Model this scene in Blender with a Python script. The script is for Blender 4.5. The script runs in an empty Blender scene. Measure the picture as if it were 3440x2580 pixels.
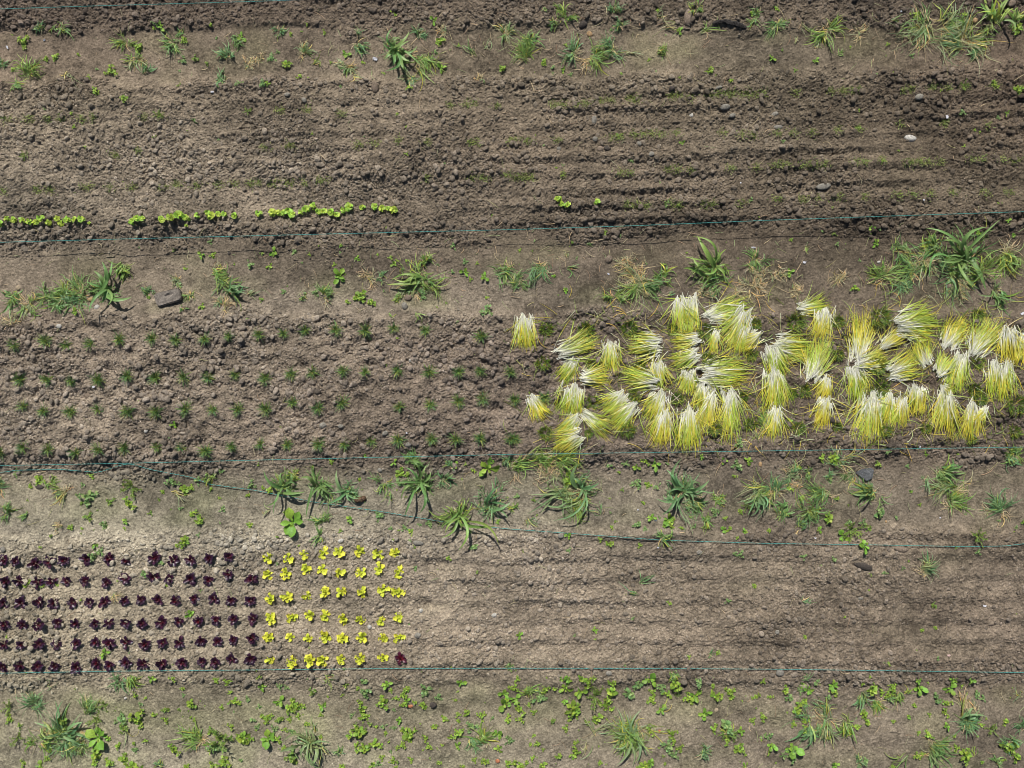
import bpy, bmesh, math
import numpy as np
from mathutils import Vector

# ------------------------------------------------------------------ camera, sky, sun, exposure
scene = bpy.context.scene
CAM_H = 7.0                      # drone height over the field (m)
WIDE = 10.0                      # metres of ground across the photo
S = WIDE / 3440.0                # metres per photo pixel at ground level
cam = bpy.data.objects.new("camera", bpy.data.cameras.new("camera"))
scene.collection.objects.link(cam)
cam.location = (0, 0, CAM_H)
cam.rotation_euler = (0, 0, 0)
cam.data.sensor_width = 36
cam.data.lens = 36 * CAM_H / WIDE
cam.data.clip_start, cam.data.clip_end = 0.05, 2000
scene.camera = cam

SUN_EL, SUN_X, SUN_Y = math.radians(45), -0.22, 0.975
world = bpy.data.worlds.new("World")
scene.world = world
world.use_nodes = True
wn = world.node_tree
bg = wn.nodes["Background"]
sky = wn.nodes.new("ShaderNodeTexSky")
sky.sky_type = 'NISHITA'
sky.sun_disc = False
sky.sun_elevation = SUN_EL
sky.sun_rotation = math.atan2(SUN_X, SUN_Y)
wn.links.new(sky.outputs[0], bg.inputs[0])
bg.inputs[1].default_value = 0.05
sl = bpy.data.lights.new("sun", 'SUN')
sl.energy, sl.angle, sl.color = 5.0, math.radians(0.5), (1.0, 0.96, 0.90)
sun = bpy.data.objects.new("sun", sl)
scene.collection.objects.link(sun)
hx, hy = SUN_X / math.hypot(SUN_X, SUN_Y), SUN_Y / math.hypot(SUN_X, SUN_Y)
to_sun = Vector((hx * math.cos(SUN_EL), hy * math.cos(SUN_EL), math.sin(SUN_EL)))
sun.rotation_euler = to_sun.to_track_quat('Z', 'Y').to_euler()
sun.location = to_sun * 30
vs = scene.view_settings
vs.view_transform, vs.look, vs.exposure, vs.gamma = 'Standard', 'None', 0.0, 1.0
scene.render.film_transparent = False
scene.cycles.max_bounces = 6
scene.cycles.filter_width = 0.9

rng = np.random.default_rng(7)
COL = scene.collection

# ------------------------------------------------------------------ photo pixels to ground
TS = 860.0 / 2212.0              # tile pixel -> photo pixel
TILES = {r + str(c + 1): (860 * c, 645 * k) for k, r in enumerate("ABCD") for c in range(4)}
MM = TS * S                      # metres per tile pixel


def px(tile, x, y):
    ox, oy = TILES[tile]
    return ox + x * TS, oy + y * TS


def flat(tile, x, y):
    u, v = px(tile, x, y)
    return (u - 1720) * S, (1290 - v) * S


# ------------------------------------------------------------------ the terrain height field
STEP = 0.0085
GX, GY = 6.3, 4.95
nx, ny = int(2 * GX / STEP) + 1, int(2 * GY / STEP) + 1
gx, gy = np.linspace(-GX, GX, nx), np.linspace(-GY, GY, ny)
XX, YY = np.meshgrid(gx, gy)
PU, PV = XX / S + 1720, 1290 - YY / S          # in photo pixels


def noise(wave, aniso=1.0, seed=0):
    """smooth random field of about the given wavelength in metres, unit variance"""
    r = np.random.default_rng(seed)
    w = np.fft.rfft2(r.standard_normal((ny, nx)).astype(np.float32))
    fy = np.fft.fftfreq(ny, STEP)[:, None]
    fx = np.fft.rfftfreq(nx, STEP)[None, :] / aniso
    f = np.sqrt(fx * fx + fy * fy) * wave
    n = np.fft.irfft2(w * np.exp(-f * f * 1.6) * (1 + f), s=(ny, nx))
    n -= n.mean()
    return (n / n.std()).astype(np.float32)


def sstep(a, b, v):
    t = np.clip((v - a) / (b - a), 0, 1)
    return t * t * (3 - 2 * t)


fr = np.clip(PU / 3440, -0.2, 1.2)
edge = noise(0.25, 0.5, 1) * 10


def band(l0, r0, l1, r1, soft=26):
    a, b = l0 + (r0 - l0) * fr + edge, l1 + (r1 - l1) * fr + edge
    return sstep(a - soft, a + soft, PV) * (1 - sstep(b - soft * 1.6, b + soft * 2.6, PV))


top = 1 - sstep(70, 120, PV + edge * 1.5)
bed1 = band(285, 225, 800, 735)
bed2 = band(1050, 1045, 1560, 1512)
bed3 = band(1800, 1780, 2285, 2285)
# how lumpy the soil is, 0 .. 1
right = sstep(0.25, 0.75, fr)
patchy = np.clip(0.5 + 0.35 * noise(0.5, 0.6, 2), 0, 1)
rough = 0.07 + 0.07 * patchy + 0.62 * top + bed1 * (0.62 - 0.10 * right) + bed2 * (0.70 - 0.18 * right) + bed3 * (0.46 - 0.04 * right)
for (lo, ro, wd, am) in ((805, 738, 55, .55), (1572, 1525, 48, .6), (2290, 2290, 40, .3), (1795, 1775, 40, .25), (300, 235, 40, .3)):
    c = lo + (ro - lo) * fr + edge
    rough += am * np.exp(-((PV - c) / wd) ** 2) * (0.6 + 0.4 * patchy)
rough = np.clip(rough * (0.75 + 0.5 * patchy), 0.04, 1.05).astype(np.float32)

Z = 0.012 * noise(0.7, 0.6, 3) + 0.005 * noise(0.22, 0.8, 4)
Z += 0.030 * (bed1 + bed2) + 0.022 * bed3 + 0.022 * top
# drills: a slow rise and a steep fall on the side away from the sun
wob = noise(0.6, 0.22, 5) * 5 + noise(0.09, 0.5, 6) * 2.2


def drills(v, period, sharp):
    t = (v / period) % 1.0
    return np.where(t < 1 - sharp, t / (1 - sharp), (1 - t) / sharp)


v1 = PV + 84 * fr + wob
brk = np.clip(0.7 + 0.45 * noise(0.5, 0.3, 8), 0.1, 1.3)
Z += bed1 * (0.012 + 0.013 * right) * drills(v1, 54.0, 0.40) * brk
v3 = PV + wob * 0.75
Z += bed3 * (0.007 + 0.015 * sstep(0.36, 0.46, fr)) * drills(v3 - 2052 + 22, 70.5, 0.34) * np.clip(0.85 + 0.3 * (brk - 0.7), 0.5, 1.2)
Z += bed2 * 0.010 * noise(0.12, 0.8, 9)
# furrow beside each string
for (lo, ro, wd, dp) in ((815, 745, 34, .014), (1578, 1532, 32, .010), (2300, 2302, 20, .006), (30, -55, 26, .03)):
    c = lo + (ro - lo) * fr + edge * 0.8 + wob * 0.3
    Z -= dp * np.exp(-((PV - c) / wd) ** 2) * brk
# a hollow left by a hand trowel and the footprint hollows on the paths
for (tile, hx_, hy_, rr, dp) in (("C2", 1545, 1560, 95, .045), ("A1", 1150, 760, 120, .015), ("D2", 1480, 240, 60, .03), ("B1", 1150, 960, 90, .012), ("A3", 1900, 380, 150, .012), ("A1", 620, 1020, 90, .012)):
    X0, Y0 = flat(tile, hx_, hy_)
    Z -= dp * np.exp(-(((XX - X0) / (rr * MM)) ** 2 + ((YY - Y0) / (rr * 0.7 * MM)) ** 2))
# crumbs
n1, n2, n3 = noise(0.075, 1, 10), noise(0.036, 1, 11), noise(0.02, 1, 12)
Z += rough * (0.0040 * n1 + 0.0036 * np.abs(n2) + 0.0024 * n3) + 0.0007 * n3 + 0.0006 * n2
# lumps stamped in: flat-topped, many-sided
lump = np.zeros_like(Z)
kern = []
for r_cells in (0.8, 1.0, 1.25, 1.6, 2.1, 2.8):
    ks = []
    m = int(math.ceil(r_cells * 1.25))
    ky, kx = np.mgrid[-m:m + 1, -m:m + 1]
    for _ in range(24):
        a = rng.uniform(0, 6.28)
        el = rng.uniform(0.7, 1.0)
        qx, qy = (kx * math.cos(a) + ky * math.sin(a)) / r_cells, (ky * math.cos(a) - kx * math.sin(a)) / (r_cells * el)
        d = np.zeros(kx.shape)
        for q in np.sort(rng.uniform(0, 6.28, 5)):
            d = np.maximum(d, (qx * math.cos(q) + qy * math.sin(q)) / rng.uniform(0.75, 1.05))
        h = np.clip((1.05 - d) * rng.uniform(1.5, 2.6), 0, 1) * (0.75 + 0.3 * (qx * rng.uniform(-1, 1) + qy * rng.uniform(-1, 1)))
        ks.append((np.maximum(h, 0) * r_cells * STEP * rng.uniform(0.5, 0.85)).astype(np.float32))
    kern.append((m, ks))
NL = 320000
li, lj = rng.integers(8, ny - 8, NL), rng.integers(8, nx - 8, NL)
keep = rng.random(NL) < rough[li, lj] * 0.95
li, lj = li[keep], lj[keep]
lc = rng.choice(6, len(li), p=[.34, .28, .2, .11, .05, .02])
for i, j, c in zip(li, lj, lc):
    m, ks = kern[c]
    k = ks[(i * 7 + j) % 24]
    v = lump[i - m:i + m + 1, j - m:j + m + 1]
    np.maximum(v, k, out=v)
Z = (Z + lump * (0.35 + 0.65 * np.clip(rough * 1.6, 0, 1))).astype(np.float32)
Z -= float(np.median(Z))


def ground(x, y):
    """height of the soil at world x, y (arrays)"""
    i = np.clip((np.asarray(y) + GY) / (2 * GY) * (ny - 1), 0, ny - 1.001)
    j = np.clip((np.asarray(x) + GX) / (2 * GX) * (nx - 1), 0, nx - 1.001)
    i0, j0 = i.astype(int), j.astype(int)
    a, b = i - i0, j - j0
    return (Z[i0, j0] * (1 - a) * (1 - b) + Z[i0 + 1, j0] * a * (1 - b) + Z[i0, j0 + 1] * (1 - a) * b + Z[i0 + 1, j0 + 1] * a * b)


def at(tile, x, y, h=0.0):
    """world point, h metres over the soil, seen at tile pixel x, y"""
    fx_, fy_ = flat(tile, x, y)
    X, Y = fx_, fy_
    for _ in range(3):
        z = float(ground(X, Y)) + h
        k = (CAM_H - z) / CAM_H
        X, Y = fx_ * k, fy_ * k
    return np.array([X, Y, float(ground(X, Y)) + h])


# soil colour: damp brown to dry grey, read band by band off the photo (sRGB), x = 0, .25, .5, .75, 1
TONE = [
    (-300, [(88, 78, 68)] * 5),
    (30, [(92, 80, 69), (96, 84, 72), (96, 85, 72), (94, 83, 70), (88, 77, 66)]),
    (190, [(122, 107, 90), (120, 107, 91), (118, 106, 88), (116, 105, 88), (98, 84, 71)]),
    (330, [(122, 110, 92), (116, 104, 88), (110, 98, 82), (104, 93, 77), (92, 79, 66)]),
    (500, [(128, 116, 99), (122, 110, 94), (114, 101, 85), (103, 92, 77), (92, 80, 66)]),
    (680, [(126, 115, 99), (122, 110, 94), (112, 100, 85), (104, 92, 77), (98, 87, 72)]),
    (790, [(112, 101, 87), (106, 95, 81), (98, 87, 74), (92, 81, 68), (88, 77, 64)]),
    (900, [(118, 106, 90), (112, 101, 86), (102, 91, 78), (96, 85, 72), (94, 83, 70)]),
    (1010, [(120, 107, 92), (122, 111, 96), (120, 109, 94), (106, 94, 80), (100, 89, 76)]),
    (1150, [(124, 111, 96), (122, 110, 95), (112, 99, 86), (100, 88, 76), (96, 85, 72)]),
    (1400, [(130, 118, 102), (126, 113, 98), (114, 101, 88), (102, 90, 77), (98, 86, 74)]),
    (1530, [(122, 110, 95), (116, 104, 90), (106, 94, 82), (98, 87, 75), (96, 85, 73)]),
    (1650, [(126, 118, 99), (124, 117, 100), (120, 112, 96), (116, 106, 91), (112, 101, 86)]),
    (1740, [(134, 127, 107), (134, 126, 108), (124, 116, 100), (118, 107, 92), (112, 101, 86)]),
    (1800, [(150, 141, 122), (150, 141, 123), (132, 121, 105), (114, 102, 88), (110, 98, 83)]),
    (1900, [(144, 133, 113), (140, 129, 111), (130, 118, 102), (118, 106, 90), (110, 98, 84)]),
    (2150, [(142, 131, 110), (138, 126, 108), (132, 119, 102), (122, 109, 93), (114, 101, 87)]),
    (2270, [(134, 124, 104), (132, 121, 103), (124, 113, 96), (116, 104, 89), (108, 96, 82)]),
    (2400, [(134, 127, 104), (128, 121, 98), (126, 117, 97), (124, 113, 96), (114, 103, 88)]),
    (2560, [(142, 133, 113), (140, 131, 112), (134, 124, 106), (126, 114, 98), (112, 101, 87)]),
    (2900, [(138, 130, 110)] * 5),
]


def lin(c):
    c = np.asarray(c, float) / 255
    return np.where(c <= 0.04045, c / 12.92, ((c + 0.055) / 1.055) ** 2.4)


tv = np.array([t[0] for t in TONE], float)
tc = lin([t[1] for t in TONE])                    # rows, 5, 3
pv_s = PV + (fr - 0.5) * np.where(PV < 1600, 55, 0) * np.clip((1700 - PV) / 600, 0, 1) + edge
ii = np.clip(np.interp(pv_s, tv, np.arange(len(tv))), 0, len(tv) - 1.001)
jj = np.clip(PU / 3440 * 4, 0, 3.999)
i0, j0 = ii.astype(int), jj.astype(int)
a, b = (ii - i0)[..., None], (jj - j0)[..., None]
SOIL = (tc[i0, j0] * (1 - a) * (1 - b) + tc[i0 + 1, j0] * a * (1 - b) + tc[i0, j0 + 1] * (1 - a) * b + tc[i0 + 1, j0 + 1] * a * b)
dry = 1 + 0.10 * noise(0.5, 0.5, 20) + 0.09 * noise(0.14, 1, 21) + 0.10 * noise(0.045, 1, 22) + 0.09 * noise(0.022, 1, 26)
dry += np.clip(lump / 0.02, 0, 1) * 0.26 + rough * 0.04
moist = np.clip(noise(0.3, 0.6, 23), 0, 2) * 0.06
grey = SOIL.mean(-1, keepdims=True)
SOIL = grey + (SOIL - grey) * 0.84
SOIL = SOIL * np.clip(dry - moist, 0.5, 1.8)[..., None] * np.array([1.12, 1.11, 1.08])
olive = np.clip(noise(0.4, 0.7, 24), 0, 2)[..., None] * (1 - np.clip(rough * 2, 0, 1))[..., None] * 0.05
SOIL = np.clip(SOIL * (1 + olive * np.array([0.2, 1.0, -0.6])), 0.01, 0.9)


# ------------------------------------------------------------------ materials
def new_mat(name):
    m = bpy.data.materials.new(name)
    m.use_nodes = True
    n = m.node_tree
    return m, n, n.nodes["Principled BSDF"]


def soil_mat(name, fine=1.0):
    m, n, p = new_mat(name)
    at_ = n.nodes.new("ShaderNodeAttribute")
    at_.attribute_name = "Col"
    tcn = n.nodes.new("ShaderNodeNewGeometry")
    n1_ = n.nodes.new("ShaderNodeTexNoise")
    n1_.inputs["Scale"].default_value, n1_.inputs["Detail"].default_value, n1_.inputs["Roughness"].default_value = 60, 6, 0.7
    n2_ = n.nodes.new("ShaderNodeTexNoise")
    n2_.inputs["Scale"].default_value, n2_.inputs["Detail"].default_value = 260, 3
    r1 = n.nodes.new("ShaderNodeMapRange")
    r1.inputs["From Min"].default_value, r1.inputs["From Max"].default_value = 0.28, 0.72
    r1.inputs["To Min"].default_value, r1.inputs["To Max"].default_value = 0.52, 1.55
    r2 = n.nodes.new("ShaderNodeMapRange")
    r2.inputs["From Min"].default_value, r2.inputs["From Max"].default_value = 0.3, 0.7
    r2.inputs["To Min"].default_value, r2.inputs["To Max"].default_value = 0.72, 1.28
    mu = n.nodes.new("ShaderNodeMath")
    mu.operation = 'MULTIPLY'
    mx = n.nodes.new("ShaderNodeVectorMath")
    mx.operation = 'SCALE'
    L = n.links.new
    L(tcn.outputs["Position"], n1_.inputs["Vector"])
    L(tcn.outputs["Position"], n2_.inputs["Vector"])
    L(n1_.outputs["Fac"], r1.inputs["Value"])
    L(n2_.outputs["Fac"], r2.inputs["Value"])
    L(r1.outputs[0], mu.inputs[0])
    L(r2.outputs[0], mu.inputs[1])
    L(at_.outputs["Color"], mx.inputs[0])
    L(mu.outputs[0], mx.inputs["Scale"])
    L(mx.outputs[0], p.inputs["Base Color"])
    bp = n.nodes.new("ShaderNodeBump")
    bp.inputs["Strength"].default_value, bp.inputs["Distance"].default_value = 1.0, 0.008 * fine
    L(n1_.outputs["Fac"], bp.inputs["Height"])
    L(bp.outputs[0], p.inputs["Normal"])
    p.inputs["Roughness"].default_value = 0.95
    p.inputs["Specular IOR Level"].default_value = 0.12
    return m


def leaf_mat(name, rough_=0.5, trans=0.3, spec=0.35, speck=0.18):
    m, n, p = new_mat(name)
    at_ = n.nodes.new("ShaderNodeAttribute")
    at_.attribute_name = "Col"
    g = n.nodes.new("ShaderNodeNewGeometry")
    nz = n.nodes.new("ShaderNodeTexNoise")
    nz.inputs["Scale"].default_value, nz.inputs["Detail"].default_value = 90, 3
    r = n.nodes.new("ShaderNodeMapRange")
    r.inputs["From Min"].default_value, r.inputs["From Max"].default_value = 0.3, 0.7
    r.inputs["To Min"].default_value, r.inputs["To Max"].default_value = 1 - speck, 1 + speck
    mx = n.nodes.new("ShaderNodeVectorMath")
    mx.operation = 'SCALE'
    L = n.links.new
    L(g.outputs["Position"], nz.inputs["Vector"])
    L(nz.outputs["Fac"], r.inputs["Value"])
    L(at_.outputs["Color"], mx.inputs[0])
    L(r.outputs[0], mx.inputs["Scale"])
    L(mx.outputs[0], p.inputs["Base Color"])
    p.inputs["Roughness"].default_value = rough_
    p.inputs["Specular IOR Level"].default_value = spec
    if trans:
        tr = n.nodes.new("ShaderNodeBsdfTranslucent")
        ms = n.nodes.new("ShaderNodeMixShader")
        ms.inputs[0].default_value = trans
        L(mx.outputs[0], tr.inputs["Color"])
        L(p.outputs[0], ms.inputs[1])
        L(tr.outputs[0], ms.inputs[2])
        L(ms.outputs[0], n.nodes["Material Output"].inputs["Surface"])
    return m


M_SOIL = soil_mat("soil")
M_CLOD = soil_mat("dry_clod", 0.7)
M_STONE = soil_mat("stone", 0.4)
M_GRASS = leaf_mat("grass_blade", 0.45, 0.28, 0.4)
M_WEED = leaf_mat("weed_leaf", 0.5, 0.3, 0.35)
M_RED = leaf_mat("red_lettuce_leaf", 0.38, 0.12, 0.5, 0.3)
M_YEL = leaf_mat("yellow_lettuce_leaf", 0.5, 0.3, 0.3, 0.12)
M_ONION = leaf_mat("onion_leaf", 0.4, 0.22, 0.4, 0.12)
M_STRAW = leaf_mat("dry_straw", 0.8, 0.1, 0.2, 0.2)
M_TWINE = leaf_mat("garden_twine", 0.6, 0.0, 0.3, 0.1)
M_PAPER = leaf_mat("paper", 0.7, 0.15, 0.2, 0.05)


# ------------------------------------------------------------------ mesh building
class MB:
    def __init__(self):
        self.v, self.f, self.c, self.n = [], [], [], 0

    def add(self, v, f, c):
        self.v.append(np.asarray(v, np.float32))
        self.f.append(np.asarray(f, np.int32) + self.n)
        self.c.append(np.broadcast_to(np.asarray(c, np.float32), (len(v), 3)))
        self.n += len(v)

    def mesh(self, name, mat, smooth=True):
        me = bpy.data.meshes.new(name)
        if not self.n:
            return me
        v, c = np.concatenate(self.v), np.concatenate(self.c)
        k = {3: [], 4: []}
        for f in self.f:
            if len(f):
                k[f.shape[1]].append(f)
        loops, tot = [], []
        for q in (3, 4):
            if k[q]:
                f = np.concatenate(k[q])
                loops.append(f.ravel())
                tot.append(np.full(len(f), q, np.int32))
        loops, tot = np.concatenate(loops), np.concatenate(tot)
        me.vertices.add(len(v))
        me.vertices.foreach_set("co", v.ravel())
        me.loops.add(len(loops))
        me.loops.foreach_set("vertex_index", loops)
        me.polygons.add(len(tot))
        me.polygons.foreach_set("loop_start", np.concatenate([[0], np.cumsum(tot)[:-1]]).astype(np.int32))
        me.polygons.foreach_set("use_smooth", np.full(len(tot), smooth))
        at_ = me.attributes.new("Col", 'FLOAT_COLOR', 'POINT')
        at_.data.foreach_set("color", np.concatenate([c, np.ones((len(c), 1), np.float32)], 1).ravel())
        me.materials.append(mat)
        me.update(calc_edges=True)
        return me


def link(name, me, loc=(0, 0, 0), parent=None, rz=0.0, sc=1.0):
    o = bpy.data.objects.new(name, me)
    COL.objects.link(o)
    o.location = loc
    o.rotation_euler = (0, 0, rz)
    o.scale = (sc, sc, sc)
    if parent:
        o.parent = parent
    return o


def tag(o, label=None, cat=None, group=None, kind=None):
    for k, v in (("label", label), ("category", cat), ("group", group), ("kind", kind)):
        if v:
            o[k] = v
    return o


def lerp(a, b, t):
    return a + (b - a) * t


def strip(mb, C, W, colr, fold=0.25, roll=None, ncross=3, ruffle=0.0, r=None, t0=0, t1=None):
    """ribbons along centre lines C (n,K,3), half-widths W (n,K), colours (n,K,3)"""
    r = r or rng
    n, K, _ = C.shape
    T = np.gradient(C, axis=1)
    T /= np.linalg.norm(T, axis=2, keepdims=True) + 1e-9
    hz = np.stack([-T[..., 1], T[..., 0], np.zeros((n, K))], 2)
    ln = np.linalg.norm(hz, axis=2, keepdims=True)
    first = hz[:, :1] / (ln[:, :1] + 1e-9)
    side = np.where(ln > 0.05, hz / (ln + 1e-9), first)
    up = np.cross(T, side)
    up = np.where(up[..., 2:3] < 0, -up, up)
    if roll is not None:
        cr, sr = np.cos(roll)[:, None, None], np.sin(roll)[:, None, None]
        side, up = side * cr + up * sr, up * cr - side * sr
    xs = np.linspace(-1, 1, ncross)
    V = np.zeros((n, K, ncross, 3))
    for q, x in enumerate(xs):
        lift = abs(x) * fold * W
        if ruffle:
            lift = lift + abs(x) * ruffle * W * np.sin(np.arange(K)[None, :] * 2.1 + r.uniform(0, 6.28, (n, 1)) + q) * 1.0
        V[:, :, q] = C + side * (W * x)[..., None] + up * lift[..., None]
    idx = np.arange(n * K * ncross).reshape(n, K, ncross)
    F = np.stack([idx[:, :-1, :-1], idx[:, 1:, :-1], idx[:, 1:, 1:], idx[:, :-1, 1:]], -1).reshape(-1, 4)
    cc = np.repeat(colr[:, :, None, :], ncross, 2)
    mb.add(V.reshape(-1, 3), F, cc.reshape(-1, 3))


def grow(n, base, az, el, L, droop, K=7, drift=None, zfun=None, eps=0.004):
    """centre lines (n,K,3) that leave the base and bow over; zfun keeps them on the soil"""
    P = np.array(np.broadcast_to(base, (n, 3)), float)
    C = np.zeros((n, K, 3))
    C[:, 0] = P
    az, el = np.array(az, float), np.array(el, float)
    ds = np.asarray(L) / (K - 1)
    drift = np.zeros(n) if drift is None else drift
    for k in range(1, K):
        d = np.stack([np.cos(el) * np.cos(az), np.cos(el) * np.sin(az), np.sin(el)], 1)
        P = P + d * ds[:, None]
        if zfun is not None:
            g = zfun(P[:, 0], P[:, 1]) + eps
            low = P[:, 2] < g
            P[:, 2] = np.where(low, g, P[:, 2])
            el = np.where(low, np.maximum(el, 0.02), el)
        C[:, k] = P
        el = el - droop / (K - 1)
        az = az + drift / (K - 1)
    return C


def profile(K, kind):
    t = np.linspace(0, 1, K)
    if kind == 'grass':
        w = np.minimum(1, 0.45 + t * 2.2) * np.clip((1 - t) * 2.1, 0, 1) ** 0.75
    elif kind == 'thin':
        w = np.clip((1 - t) * 3.0, 0.12, 1)
    elif kind == 'leaf':
        w = np.where(t < 0.3, 0.14 + 0.1 * t, np.sin(np.pi * np.clip((t - 0.27) / 0.73, 0, 1)) ** 0.75)
    elif kind == 'spoon':
        w = np.clip(np.sin(np.pi * np.clip(t, 0, 1) ** 1.7) ** 0.65, 0, 1)
        w = np.maximum(w, 0.16 * (1 - t))
    return np.maximum(w, 0.02)


def paint(n, K, stops, var=0.12, r=None):
    """colours along the ribbon from stops [(t, rgb)], one brightness jitter per ribbon"""
    r = r or rng
    t = np.linspace(0, 1, K)
    c = np.stack([np.interp(t, [s[0] for s in stops], [s[1][q] for s in stops]) for q in range(3)], 1)
    c = np.repeat(c[None], n, 0) * (1 + r.uniform(-var, var, (n, 1, 1)))
    hue = r.uniform(-var, var, (n, 1))
    c[..., 0] *= 1 + hue * 0.8
    return np.clip(c, 0.003, 0.95)


# ------------------------------------------------------------------ the ground sheet
grow_out = np.cumsum(0.02 * 1.42 ** np.arange(1, 24))
fx_all = np.concatenate([-(GX + grow_out[::-1]), gx, GX + grow_out])
fy_all = np.concatenate([-(GY + grow_out[::-1]), gy, GY + grow_out])
k_o = len(grow_out)
Zp = np.pad(Z, k_o, mode='edge')
fade = np.ones_like(Zp)
fx_f = np.pad(np.ones(nx), k_o, mode='linear_ramp', end_values=0)
fy_f = np.pad(np.ones(ny), k_o, mode='linear_ramp', end_values=0)
Zp = Zp * np.minimum(fx_f[None, :], 1) * fy_f[:, None]
AX, AY = np.meshgrid(fx_all, fy_all)
SP = np.stack([np.pad(SOIL[..., q], k_o, mode='edge') for q in range(3)], 2)
gm = MB()
ix = np.arange(Zp.size).reshape(Zp.shape)
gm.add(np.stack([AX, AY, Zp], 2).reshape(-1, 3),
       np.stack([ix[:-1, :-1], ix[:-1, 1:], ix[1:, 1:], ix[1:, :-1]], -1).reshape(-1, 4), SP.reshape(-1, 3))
tag(link("ground", gm.mesh("ground", M_SOIL, False)), "dark brown tilled soil of the vegetable field", kind="structure")
del gm, AX, AY, SP, ix


# ------------------------------------------------------------------ clods and stones
def rock(sub, planes, squash, r, round_=0.0):
    bm = bmesh.new()
    bmesh.ops.create_icosphere(bm, subdivisions=sub, radius=1)
    V = np.array([v.co[:] for v in bm.verts])
    F = np.array([[v.index for v in f.verts] for f in bm.faces])
    bm.free()
    N = r.standard_normal((planes, 3))
    N /= np.linalg.norm(N, axis=1, keepdims=True)
    D = r.uniform(0.62, 1.0, planes)
    dots = V @ N.T
    k = np.where(dots > 0.05, D[None] / np.maximum(dots, 0.05), 9).min(1)
    k = np.minimum(k, 1.1)
    V = V * lerp(k, 1.0, round_)[:, None]
    V[:, 2] *= squash
    return V, F



# ------------------------------------------------------------------ what grows where: tile, x, y ... in tile pixels
def rows(txt):
    out = []
    for ln in txt.strip().splitlines():
        tile, rest = ln.split(":", 1)
        for e in rest.split(";"):
            e = e.split()
            if e:
                out.append((tile.strip(), *[float(q) if q.lstrip('-').replace('.', '', 1).isdigit() else q for q in e]))
    return out


RED = ["""C1:40 1520;145 1530;310 1545;440 1540;560 1525;755 1510;950 1505;1095 1525;1340 1500;1500 1520;1655 1515;1810 1505;1985 1490""",
"""D1:55 45;170 40;335 50;455 50;585 40;745 40;930 55;1085 20;1335 5;1475 25;1650 25;1810 30;1980 -19;2180 20""",
"""D1:45 230;190 230;350 220;475 230;635 225;780 225;910 220;1085 210;1230 200;1370 200;1520 210;1680 195;1855 195;2005 205;2170 210""",
"""D1:50 415;210 415;350 415;505 400;660 405;830 410;950 400;1095 395;1235 405;1400 395;1555 385;1725 390;1875 375;2020 370;2190 365""",
"""D1:45 585;195 590;350 580;500 585;665 580;835 570;955 580;1095 570;1260 585;1415 575;1555 570;1745 555;1885 560;2020 550;2180 530""",
"""D1:35 780;185 765;335 775;485 770;670 785;845 750;955 765;1095 745;1245 755;1410 755;1580 745;1750 735;1865 740;2010 715;2170 710"""]
YEL = ["""C2:105 1500;280 1505;420 1470;585 1455;720 1450;900 1435;1055 1460;1205 1450""",
"""C2:110 1645;265 1630;440 1605;575 1605;725 1620;910 1625;1070 1595;1235 1620""",
"""D2:130 190;270 175;445 165;600 135;735 130;915 135;1095 115;1230 130""",
"""D2:130 365;315 350;460 335;600 335;760 365;905 370;1080 380;1230 345""",
"""D2:120 520;300 525;455 530;600 520;755 535;915 530;1100 535;1240 525""",
"""D2:125 715;315 735;465 725;580 725;740 715;900 705;1100 700"""]
ONION = ["""B1:130 1320;405 1290;585 1325;790 1315;1040 1275;1320 1270;1525 1280;1775 1270;1985 1245
B2:30 1235;240 1225;430 1200;690 1195;950 1200;1195 1175;1465 1200;1950 1250""",
"""B1:185 1625;415 1620;625 1635;855 1625;1110 1595;1350 1610;1600 1600;1805 1605;2035 1580
B2:85 1610;305 1570;495 1560;755 1545;945 1555;1225 1545;1495 1555;1755 1555;1940 1545;2200 1560""",
"""C1:210 190;385 230;620 240;855 220;1115 235;1360 240;1610 215;1840 220;2060 220
C2:90 215;320 160;540 210;745 165;1240 200;1505 180;1755 150;1960 130
C3:25 135;290 125""",
"""C1:5 590;215 550;430 565;660 595;855 565;1085 550;1365 545;1570 540;1785 580;2005 540
C2:45 520;275 520;545 525;765 520;1000 490;1235 480;1520 475;1730 480;1940 465;2200 480
C3:25 480"""]
CRESS = """B1:20 265;70 245;130 245;200 250;265 260;320 265;370 240;430 250;500 240;540 260;600 250;655 240;710 240;775 262;1150 250;1195 230;1240 230;1410 245;1475 215;1555 195;1620 225;1710 220;1800 185;1830 215;1895 200;1940 205;1610 295;2030 195
B2:35 195;150 180;200 185;245 175;290 170;320 195;390 190;440 170;500 140;545 170;590 170;650 165;700 190;755 165;810 145;920 140;1030 135;1095 155;1140 150;1195 165
B3:395 75;430 105;480 120;730 105"""
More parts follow.
